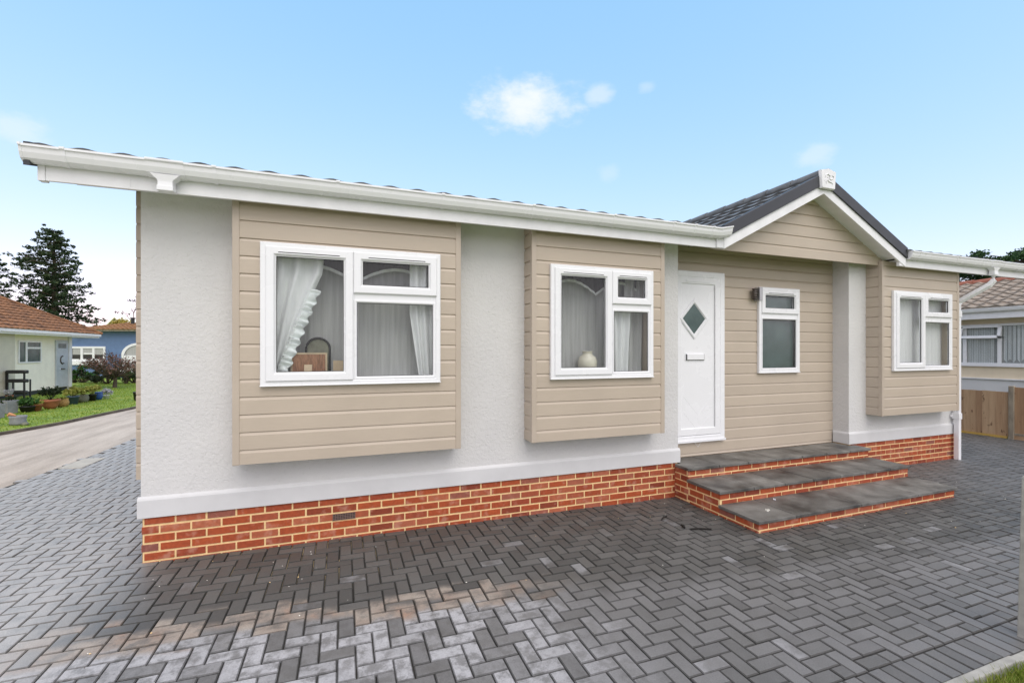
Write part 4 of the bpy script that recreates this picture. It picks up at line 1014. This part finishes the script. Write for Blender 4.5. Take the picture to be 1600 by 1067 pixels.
tiles(q, (CX + .68, 7.4, 2.50), (0, 1, 0), dv, 14.7, ev, row=.26, wave=.30, amp=.03, step=.035, seg=5, ext=lambda v_: (0, 14.7 - v_ * abs(dv.x)))
dv2 = Vector((0, -1, sp_)).normalized()
tiles(q, (CX - 5.72, 22.1, 2.50), (1, 0, 0), dv2, 6.4, ev, row=.26, wave=.30, amp=.03, step=.035, seg=4, ext=lambda v_: (v_ * abs(dv2.y), 6.4 - v_ * abs(dv2.y)))
q.tube([(CX + .68, 22.1, 2.54), (CX - 2.52, 18.9, 2.54 + 3.2 * sp_)], .07, 8); q.tube([(CX - 2.52, 18.9, 4.40), (CX - 2.52, 7.4, 4.40)], .09, 8)
q.build('roof', 'btile', cb)
def cwin(y0, y1, z0, z1):
    q = MB(); x = CX
    q.box(x, x + .04, y0, y0 + .05, z0, z1); q.box(x, x + .04, y1 - .05, y1, z0, z1); q.box(x, x + .041, y0 + .05, y1 - .05, z0, z0 + .05); q.box(x, x + .041, y0 + .05, y1 - .05, z1 - .05, z1)
    ym = y0 + (y1 - y0) * .33; q.box(x, x + .039, ym - .05, ym + .05, z0 + .05, z1 - .05); q.box(x, x + .038, ym + .05, y1 - .05, z1 - .30, z1 - .23)
    w = q.build('window', 'upvc', cb); q = MB(); q.box(x + .012, x + .016, y0 + .05, y1 - .05, z0 + .05, z1 - .05); q.build('pane', 'frost', w)
cwin(17.55, 18.90, 1.28, 2.12)
q = MB(); q.box(CX, CX + .05, 19.86, 20.74, .22, 2.19)
for k in range(9): q.box(CX + .05, CX + .056, 19.90, 20.70, .30 + k * .2, .305 + k * .2)
cdoor = q.build('door', 'greydoor', cb)
q = MB(); q.box(CX + .051, CX + .06, 20.02, 20.58, 1.86, 2.05); q.build('door_pane', 'frost', cdoor)
q = MB(); q.tube([(CX + .06, 20.30 + .16 * math.cos(a * .5236), 1.36 + .16 * math.sin(a * .5236)) for a in range(3, 11)], .03, 6); q.tube([(CX + .06, 20.2, .98), (CX + .075, 20.42, .98)], .03, 6); q.build('door_knocker', 'dark_metal', cdoor)
q = MB(); q.box(CX - .1, CX + .06, 20.80, 21.02, .0, 2.40); q.build('corner_post', 'upvc2', cb)

# ================================================================== BLUE BUNGALOW (far left), local frame square to the view
bo = Vector((-14.77, 32.4, 0))
bl_ = thing('bungalow', bo, 'blue bungalow with low orange brown roof and white arched window behind the shrub', 'bungalow', rz=-AZ)
L_ = dict(parent=bl_, local=True)
q = MB(); q.box(-3, 9, 0, 6, -.1, 3.0); q.build('wall', 'blue', **L_)
q = MB(); q.box(.73, 9.4, -.45, -.42, 2.98, 3.10); q.box(.73, 9.4, -.42, 0, 3.02, 3.04)
q.prism([Vector((0, 0, -.08)), Vector((0, .03, -.08)), Vector((0, .03, .06)), Vector((0, 0, .06))], (.0, -.44, 2.62), (1.4, -.44, 3.08)); q.build('fascia', 'post', **L_)
q = MB(); dv = Vector((0, 1, .28)).normalized()
tiles(q, (-.2, -.5, 3.08), (1, 0, 0), dv, 9.6, 1.9, row=.26, wave=.3, amp=.03, step=.035, seg=4, ext=lambda v_: (.6 + v_ * 1.1, 6.6 - v_ * 1.4))
tiles(q, (3.0, .3, 3.10), (1, 0, 0), Vector((0, 1, .2)), 7, 2.5, row=.3, seg=3)
q.build('roof', 'otile', **L_)
q = MB(); q.tube([(3.15, 1.0, 3.2), (3.15, 1.0, 3.85)], .10, 8); q.tube([(3.15, 1.0, 3.85), (3.15, 1.0, 3.93)], .14, 8); q.build('flue', 'darkskirt', **L_)
def bwin(x0, x1, z0, z1, n):
    q = MB(); q.ring(x0, x1, z0, z1, [(0, 0), (0, .06), (.12, .06), (.12, 0)])
    for k in range(1, n): x = x0 + (x1 - x0) * k / n; q.box(x - .07, x + .07, -.055, 0, z0 + .12, z1 - .12)
    q.box(x0 + .12 + (x1 - x0) / n, x0 + 2 * (x1 - x0) / n - .05, -.05, 0, z1 - .50, z1 - .42); q.box(x0 - .05, x1 + .05, -.12, 0, z0 - .25, z0 - .001)
    w = q.build('window', 'upvc', **L_); q = MB(); q.box(x0 + .12, x1 - .12, -.02, -.012, z0 + .12, z1 - .12); q.box(x0 + .15, x1 - .15, -.024, -.0201, z0 + .4, z1 - .12, 1); q.build('pane', ['valance', 'net'], w, local=True)
bwin(.02, 2.26, 1.10, 2.02, 3)
q = MB(); xc, zc = 4.35, 1.45
for ro, ri, y0, y1, mi in ((1.05, .85, -.07, 0, 0), (.85, 0, -.03, -.02, 1)):
    vs = []
    for i in range(17):
        a = math.pi * i / 16; vs += [(xc + ro * math.cos(a), y0, zc + ro * .75 * math.sin(a)), (xc + ri * math.cos(a), y0, zc + ri * .75 * math.sin(a)), (xc + ro * math.cos(a), y1, zc + ro * .75 * math.sin(a))]
    q.add(vs, [(3 * i, 3 * i + 3, 3 * i + 4, 3 * i + 1) for i in range(16)] + [(3 * i, 3 * i + 2, 3 * i + 5, 3 * i + 3) for i in range(16)], mi)
q.box(xc - 1.05, xc + 1.05, -.069, 0, zc - .75, zc - .001); q.build('arched_window', ['upvc', 'net'], **L_)
q = MB(); q.box(3.3, 6.2, -.25, -.02, .28, .75); q.build('window_box', 'upvc2', **L_)

# pale gable beyond the blue roof
pg = thing('far_house', (-20.3, 51.5, 0), 'pale cream gabled house peeping over the blue bungalow roof', 'house', rz=-AZ)
q = MB(); q.add([(-.6, 0, -.1), (2.4, 0, -.1), (2.4, 0, 3.6), (.9, 0, 5.0), (-.6, 0, 3.6), (-.6, 6, -.1), (2.4, 6, -.1), (2.4, 6, 3.6), (.9, 6, 5.0), (-.6, 6, 3.6)],
    [(0, 1, 2, 3, 4), (5, 9, 8, 7, 6), (0, 5, 6, 1), (1, 6, 7, 2), (4, 9, 5, 0)]); q.build('wall', 'cream2', pg, local=True)
q = MB(); q.add([(-.9, -.3, 3.4), (.9, -.3, 5.1), (.9, 6.2, 5.1), (-.9, 6.2, 3.4), (2.7, -.3, 3.4), (2.7, 6.2, 3.4), (-.9, -.3, 3.3), (.9, -.3, 5.0), (2.7, -.3, 3.3)], [(0, 1, 2, 3), (1, 4, 5, 2), (6, 7, 1, 0), (7, 8, 4, 1)]); q.build('roof', 'cream', pg, local=True)

# ================================================================== TREES AND SHRUBS
def camxy(px, Z):
    X = (px - 800) / 711 * Z
    return (CAM.x + X * .9379 + Z * .3471, CAM.y - X * .3471 + Z * .9379)
def conifer(name, x, y, H, prof, n, leaf, nl, label, tips=(), seed=1, mat='conifer', z0=.1):
    rnd.seed(seed)
    t_ = thing(name, (x, y, 0), label, 'tree', 'tall trees behind the bungalows')
    ux, uy = .9379, -.3471
    q = MB(); q.tube([(0, 0, -.1), (.1, 0, H * .4), (0, .1, H * .75), (0, 0, H * .97)], [.42, .32, .16, .03], 8)
    cl = []
    for k in range(n):
        f = (k + rnd.random()) / n; h = H * (.06 + .93 * f)
        i = min(int(f * (len(prof) - 1)), len(prof) - 2); u = f * (len(prof) - 1) - i
        l_, r_ = prof[i][0] + (prof[i + 1][0] - prof[i][0]) * u, prof[i][1] + (prof[i + 1][1] - prof[i][1]) * u
        a = k * 2.399 + rnd.uniform(-.3, .3); c, s_ = math.cos(a), math.sin(a)
        rad = (l_ if c < 0 else r_) * (.65 + .4 * rnd.random())
        px_, py_ = c * rad * ux + s_ * rad * .6 * uy * -1, c * rad * uy + s_ * rad * .6 * ux
        q.tube([(0, 0, h), (px_ * .6, py_ * .6, h + .1 * rad), (px_, py_, h - .02 * rad)], [.07, .045, .015], 4, cap=False)
        m_ = max(2, int(rad / .60))
        for j in range(m_):
            e = (j + 1) / m_; cl.append((px_ * e + rnd.uniform(-.2, .2), py_ * e + rnd.uniform(-.2, .2), h + .08 * rad * e + rnd.uniform(-.2, .2), .50 * (1.2 - .4 * e)))
    for tx, tz, w in tips:
        for j in range(5): cl.append((tx * ux, tx * uy, tz - j * .45, .14 + w * j * .16))
    q.build('trunk', 'bark', t_, local=True)
    q = MB()
    for cx_, cy_, cz_, r_ in cl: leaves(q, cx_, cy_, cz_, r_, r_, r_ * .52, nl, leaf, shell=.3, flat=.35)
    q.build('crown', mat, t_, local=True)
x, y = camxy(84, 48)
conifer('conifer_tree', x, y, 14.6, [(4.5, 5), (4.6, 5), (4.7, 5), (4.8, 5), (4.6, 4.7), (4.4, 4.1), (4.2, 3.3), (4.1, 2.7), (3.8, 2.3), (2.4, 1.5), (.5, .4)], 128, .135, 30,
        'tall dark green conifer with two pointed tops behind the brown tiled roof', [(-1.05, 15.0, 1.2), (.75, 14.1, 1.3), (-2.6, 12.6, 1), (2.3, 12.0, 1)], 3)
x, y = camxy(-22, 44)
conifer('conifer_tree', x, y, 11.4, [(3.5, 3.6), (3.5, 3.5), (3.4, 3.4), (3.4, 3.3), (3.2, 3.0), (2.8, 2.6), (2.4, 2.5), (2.0, 2.2), (1.4, 1.6), (.6, .6)], 72, .135, 32,
        'dark conifer cut by the photo edge beside the twin-topped tall one', [(1.2, 11.0, 1)], 5)
# cloud-shaped pine on the right
rnd.seed(11)
px, py = camxy(1600, 34)
pt = thing('pine_tree', (px, py, 0), 'broad green pine with cloud-like foliage behind the buff bungalow', 'tree', 'tall trees behind the bungalows')
q = MB(); q.tube([(0, 0, -.1), (.2, .1, 4), (-.1, .2, 7.5), (0, 0, 9.2)], [.35, .28, .18, .05], 8)
cls = []
for k in range(64):
    a = rnd.uniform(-4.7, 5.5); h = rnd.uniform(6.2, 9.35 + (.17 * a if a < 0 else -.02 * a * a)); b_ = rnd.uniform(-1.6, 1.6)
    ex, ey = a * .9379 + b_ * .3471, -a * .3471 + b_ * .9379
    q.tube([(0, 0, min(h - .4, 8.6)), (ex * .5, ey * .5, h - .1), (ex, ey, h)], [.09, .05, .02], 4, cap=False)
    cls.append((ex, ey, h + .1, rnd.uniform(.45, .8)))
q.build('trunk', 'bark', pt, local=True)
q = MB()
for a_, b_, c_, r_ in cls:
    for k in range(3): leaves(q, a_ + rnd.uniform(-.5, .5), b_ + rnd.uniform(-.5, .5), c_ + rnd.uniform(-.15, .15), r_, r_, r_ * .42, 75, .10, shell=.3, flat=.3)
q.build('crown', 'pine', pt, local=True)
def shrub(name, x, y, label, cat, mat, h, w, n, nl, leaf, trunk=0., seed=1, z=.035, group=None, bare=0.):
    rnd.seed(seed)
    t_ = thing(name, (x, y, z), label, cat, group)
    q = MB(); cl = []
    if trunk: q.tube([(0, 0, -.05), (.03, 0, trunk * .6), (0, .02, trunk)], [.09, .07, .06], 6)
    for k in range(n):
        a = k * 2.399; f = (k + .5) / n; rr = w * math.sqrt(f); zz = trunk + (h - trunk) * (.25 + .7 * rnd.random() * math.sqrt(max(0, 1 - .75 * f)))
        e = Vector((math.cos(a) * rr, math.sin(a) * rr, zz)); cl.append(e)
        q.tube([(0, 0, trunk * .8), e * .5 + Vector((0, 0, trunk * .2)), e], [.03, .02, .008], 4, cap=False)
        if bare:
            for j in range(4): q.tube([e * .75 + Vector((0, 0, trunk * .1)), e + Vector((rnd.uniform(-.3, .3), rnd.uniform(-.3, .3), rnd.uniform(-.1, .35)))], [.01, .004], 3, cap=False)
    q.build('trunk' if trunk else 'stem', 'bark', t_, local=True)
    q = MB()
    for e in cl: leaves(q, e.x, e.y, e.z, w * .32, w * .32, w * .2, nl, leaf, shell=.2)
    q.build('crown' if trunk else 'leaves', mat, t_, local=True)
    return t_
x, y = camxy(179, 21)
shrub('ornamental_tree', x, y, 'low spreading ornamental tree with brown autumn leaves before the blue bungalow', 'tree', 'brownleaf', 1.60, 1.15, 46, 26, .05, .62, 21, bare=1)
x, y = camxy(150, 24); shrub('shrub', x, y, 'low dark shrub with tan twigs at the blue wall, nearest the cream bungalow', 'shrub', 'darkleaf', .85, .55, 14, 60, .06, 0, 22, group='shrubs before the blue bungalow')
x, y = camxy(130, 24.5); shrub('shrub', x, y, 'green leafy shrub between the cream corner post and the blue wall', 'shrub', 'greenleaf', .95, .6, 14, 60, .06, 0, 23, group='shrubs before the blue bungalow')
x, y = camxy(116, 24.5); shrub('shrub', x, y, 'dark bush tight against the white corner post of the cream bungalow', 'shrub', 'darkleaf', .75, .5, 12, 60, .06, 0, 24, group='shrubs before the blue bungalow')
x, y = camxy(197, 23.5); shrub('shrub', x, y, 'small pointed green bush under the arched window', 'shrub', 'greenleaf', 1.0, .32, 14, 60, .05, 0, 25, group='shrubs before the blue bungalow')
x, y = camxy(209, 24); shrub('shrub', x, y, 'dark bush in the corner beside the stucco wall end', 'shrub', 'darkleaf', .9, .6, 14, 70, .06, 0, 26, group='shrubs before the blue bungalow')
x, y = camxy(168, 23.5); shrub('shrub', x, y, 'dark low bush behind the trunk of the brown-leaved tree', 'shrub', 'darkleaf', .8, .55, 14, 60, .06, 0, 27, group='shrubs before the blue bungalow')
x, y = camxy(207, 40); shrub('autumn_tree', x, y, 'yellow-leaved tree showing over the end of the blue roof', 'tree', 'yellowleaf', 4.9, 1.5, 26, 50, .12, 2.2, 28)
rnd.seed(31); x, y = camxy(206, 33)
bt = thing('bare_tree', (x, y, 0), 'thin nearly bare sapling above the blue roof', 'tree')
q = MB(); q.tube([(0, 0, 0), (.05, 0, 3), (.1, 0, 4.6)], [.06, .04, .02], 5); q.tube([(.05, 0, 3.8), (-.5, .1, 4.5), (-.9, .1, 4.55)], [.02, .012, .006], 4); q.tube([(.1, 0, 4.4), (.35, 0, 5.3), (.3, 0, 5.7)], [.02, .01, .005], 4); q.tube([(.3, 0, 5.2), (.0, 0, 5.45), (-.25, 0, 5.35)], [.012, .008, .004], 4)
q.build('trunk', 'bark', bt, local=True)
q = MB()
for a, h in ((-.9, 4.55), (-.55, 4.5), (-.2, 4.4), (.3, 5.65), (.1, 5.4), (-.22, 5.35), (.34, 5.1), (.1, 4.7)): leaves(q, a, .05, h, .16, .16, .12, 14, .06)
q.build('crown', 'darkleaf', bt, local=True)

# ================================================================== POTS ON THE LAWN
LZ = .035
def pot(x, y, r, h, mat, label, plant=None, ph_=.3, pw=None, shape='tub', n=10, nl=36, leaf=.035, seed=1):
    rnd.seed(seed)
    t_ = thing('plant_pot', (x, y, LZ), label, 'plant pot', 'pots along the lawn')
    q = MB()
    pr_ = {'tub': [(0, 0), (r * .72, 0), (r * .95, h * .86), (r, h * .86), (r, h), (r * .88, h), (r * .84, h * .9)],
           'bowl': [(0, 0), (r * .5, 0), (r * .82, h * .35), (r * .97, h * .75), (r * 1.04, h * .8), (r * 1.04, h), (r * .9, h), (r * .86, h * .88)],
           'round': [(0, 0), (r * .6, 0), (r * .95, h * .3), (r, h * .6), (r * .85, h * .9), (r * .9, h), (r * .78, h), (r * .74, h * .9)]}[shape]
    q.lathe(pr_, (0, 0, 0), 20); q.build('pot', mat, t_, local=True)
    q = MB(); q.lathe([(r * .88, h * .89), (r * .4, h * .93), (0, h * .94)], (0, 0, 0), 16); q.build('soil', 'soil', t_, local=True)
    if plant:
        pw = pw or r * 1.1; q = MB()
        for k in range(n):
            a = k * 2.399; rr = pw * math.sqrt((k + .3) / n); zz = h * .95 + ph_ * (.35 + .6 * rnd.random() * (1 - .5 * rr / pw))
            leaves(q, math.cos(a) * rr, math.sin(a) * rr, zz, pw * .3, pw * .3, ph_ * .28, nl, leaf, shell=.1)
            q.tube([(0, 0, h * .9), (math.cos(a) * rr, math.sin(a) * rr, zz)], .006, 3, cap=False)
        q.build('plant', plant, t_, local=True)
    return t_
pot(-6.72, 12.05, .17, .17, 'blackpot', 'black tub of green plants between the grey planter and the small terracotta pot', 'greenleaf', .22, .2, seed=41)
pot(-6.62, 12.25, .13, .19, 'terracotta', 'small terracotta pot in front of the dark tub, with straggling green leaves', 'yellowgreen', .12, .16, seed=42, n=6)
pot(-7.25, 13.2, .16, .14, 'blackpot', 'shallow black pot behind the small terracotta pot', 'greenleaf', .2, .2, seed=43)
pot(-6.55, 12.75, .215, .28, 'terracotta', 'large terracotta bowl with a tall dark green plant', 'darkleaf', .42, .24, 'bowl', 14, 44, .04, 44)
pot(-6.49, 13.25, .15, .24, 'wicker', 'tan wicker basket pot beside the large terracotta bowl', 'yellowgreen', .08, .12, 'round', 5, 20, seed=45)
pot(-6.56, 13.95, .165, .27, 'bluepot', 'slate blue glazed pot with yellow grassy plant', 'yellowgreen', .30, .26, 'tub', 12, 40, .045, 46)
pot(-6.55, 14.52, .165, .26, 'stonepot', 'mossy stone pot with yellow green plant', 'yellowgreen', .30, .26, 'round', 12, 40, .045, 47)
pot(-6.47, 14.92, .13, .24, 'blackpot', 'black pot with a yellow topped plant', 'yellowgreen', .34, .2, 'tub', 10, 36, .04, 48)
pot(-6.45, 15.32, .12, .28, 'cobalt', 'cobalt blue jar with a white band near the end of the row', None, shape='round', seed=49)
pot(-6.35, 15.62, .10, .14, 'whitepot', 'white pot of silvery foliage at the end of the row', 'silverleaf', .24, .14, 'tub', 9, 40, .04, 50)
pot(-8.95, 15.6, .10, .22, 'terracotta', 'terracotta pot at the photo edge by the plant rack', 'silverleaf', .22, .12, 'tub', 8, 36, .04, 51)
def planter(x, y, w, d, h, label, plant, seed):
    rnd.seed(seed)
    t_ = thing('planter', (x, y, LZ), label, 'planter', 'grey square planters', rz=-.4)
    q = MB(); a, b_ = w / 2, d / 2
    vs = [(-a * .85, -b_ * .85, 0), (a * .85, -b_ * .85, 0), (a * .85, b_ * .85, 0), (-a * .85, b_ * .85, 0), (-a, -b_, h), (a, -b_, h), (a, b_, h), (-a, b_, h), (-a * .85, -b_ * .85, h), (a * .85, -b_ * .85, h), (a * .85, b_ * .85, h), (-a * .85, b_ * .85, h), (-a * .83, -b_ * .83, h * .9), (a * .83, -b_ * .83, h * .9), (a * .83, b_ * .83, h * .9), (-a * .83, b_ * .83, h * .9)]
    q.add(vs, [(0, 3, 2, 1)] + [(r_ * 4 + k, r_ * 4 + (k + 1) % 4, (r_ + 1) * 4 + (k + 1) % 4, (r_ + 1) * 4 + k) for r_ in range(3) for k in range(4)]); q.build('box', 'greypot', t_, local=True, bevel=.01)
    q = MB(); q.add(vs[12:16], [(0, 1, 2, 3)]); q.build('soil', 'soil', t_, local=True)
    q = MB()
    for k in range(5): leaves(q, rnd.uniform(-a, a) * .6, rnd.uniform(-b_, b_) * .6, h + .06, .07, .07, .07, 30, .03)
    q.build('plant', plant, t_, local=True)
planter(-7.02, 11.85, .30, .30, .36, 'grey square planter standing taller beside the plant rack', 'darkleaf', 61)
planter(-6.72, 10.75, .30, .30, .36, 'nearest grey planter at the edge of the photo', 'darkleaf', 62)
# stone trough-like pot on the lawn with an orange figure lying on it
q = MB(); q.lathe([(0, 0), (.13, 0), (.15, .05), (.135, .11), (.15, .17), (.155, .21), (.12, .21), (.11, .17), (0, .16)], (0, 0, 0), 18)
st_ = q.build('stone_urn', 'greypot', origin=(0, 0, 0)); st_.location = (-5.50, 9.27, LZ); tag(st_, 'squat ribbed grey stone urn alone on the lawn near the kerb', 'urn')
q = MB(); q.tube([(-.10, 0, .0), (-.06, .0, .05), (.0, 0, .02), (.05, 0, .0)], [.02, .035, .03, .015], 8); cl_ = q.build('clay_shard', 'orange', origin=(0, 0, 0)); cl_.location = (-5.57, 9.24, LZ + .215); tag(cl_, 'orange clay shard lying on the stone urn', 'shard')
q = MB(); q.lathe([(0, 0), (.05, 0), (.065, .03), (.05, .06), (.02, .075), (0, .078)], (0, 0, 0), 10); rk = q.build('stone', 'stonepot', origin=(0, 0, 0)); rk.location = (-5.30, 9.12, LZ); tag(rk, 'small rounded stone at the foot of the stone urn', 'stone')
# plant rack by the wall
rk = thing('plant_rack', (-9.05, 16.1, LZ), 'black metal two tier plant rack against the cream wall', 'plant rack', rz=-AZ)
for sx in (-.30, .30):
    q = MB(); q.box(sx - .035 if sx < 0 else sx - .02, sx + .035 if sx < 0 else sx + .02, -.02, .02, 0, 1.02); q.box(sx - .018, sx + .018, .18, .21, 0, .72); q.build('leg', 'blackpot', rk, local=True)
for z, w in ((.93, .36), (.62, .36), (.22, .34)):
    q = MB(); q.lathe([(0, 0), (w * .98, .0), (w * 1.02, .05), (w * .98, .11), (w * .9, .11), (w * .88, .03), (0, .02)], (0, .06, z), 18)
    for i, p in enumerate(q.v): q.v[i] = (p[0], .06 + (p[1] - .06) * .4, p[2])
    q.build('tray', 'blackpot', rk, local=True)
# small black bin by the lawn end
q = MB(); q.lathe([(0, 0), (.13, 0), (.16, .26), (.17, .26), (.17, .30), (0, .31)], (0, 0, 0), 14); bn = q.build('bucket', 'blackpot', origin=(0, 0, 0)); bn.location = (-5.05, 14.6, LZ); tag(bn, 'small black lidded bucket on the lawn beside the kerb', 'bucket')

for o in bpy.data.objects:
    if '_w' in o: del o['_w']
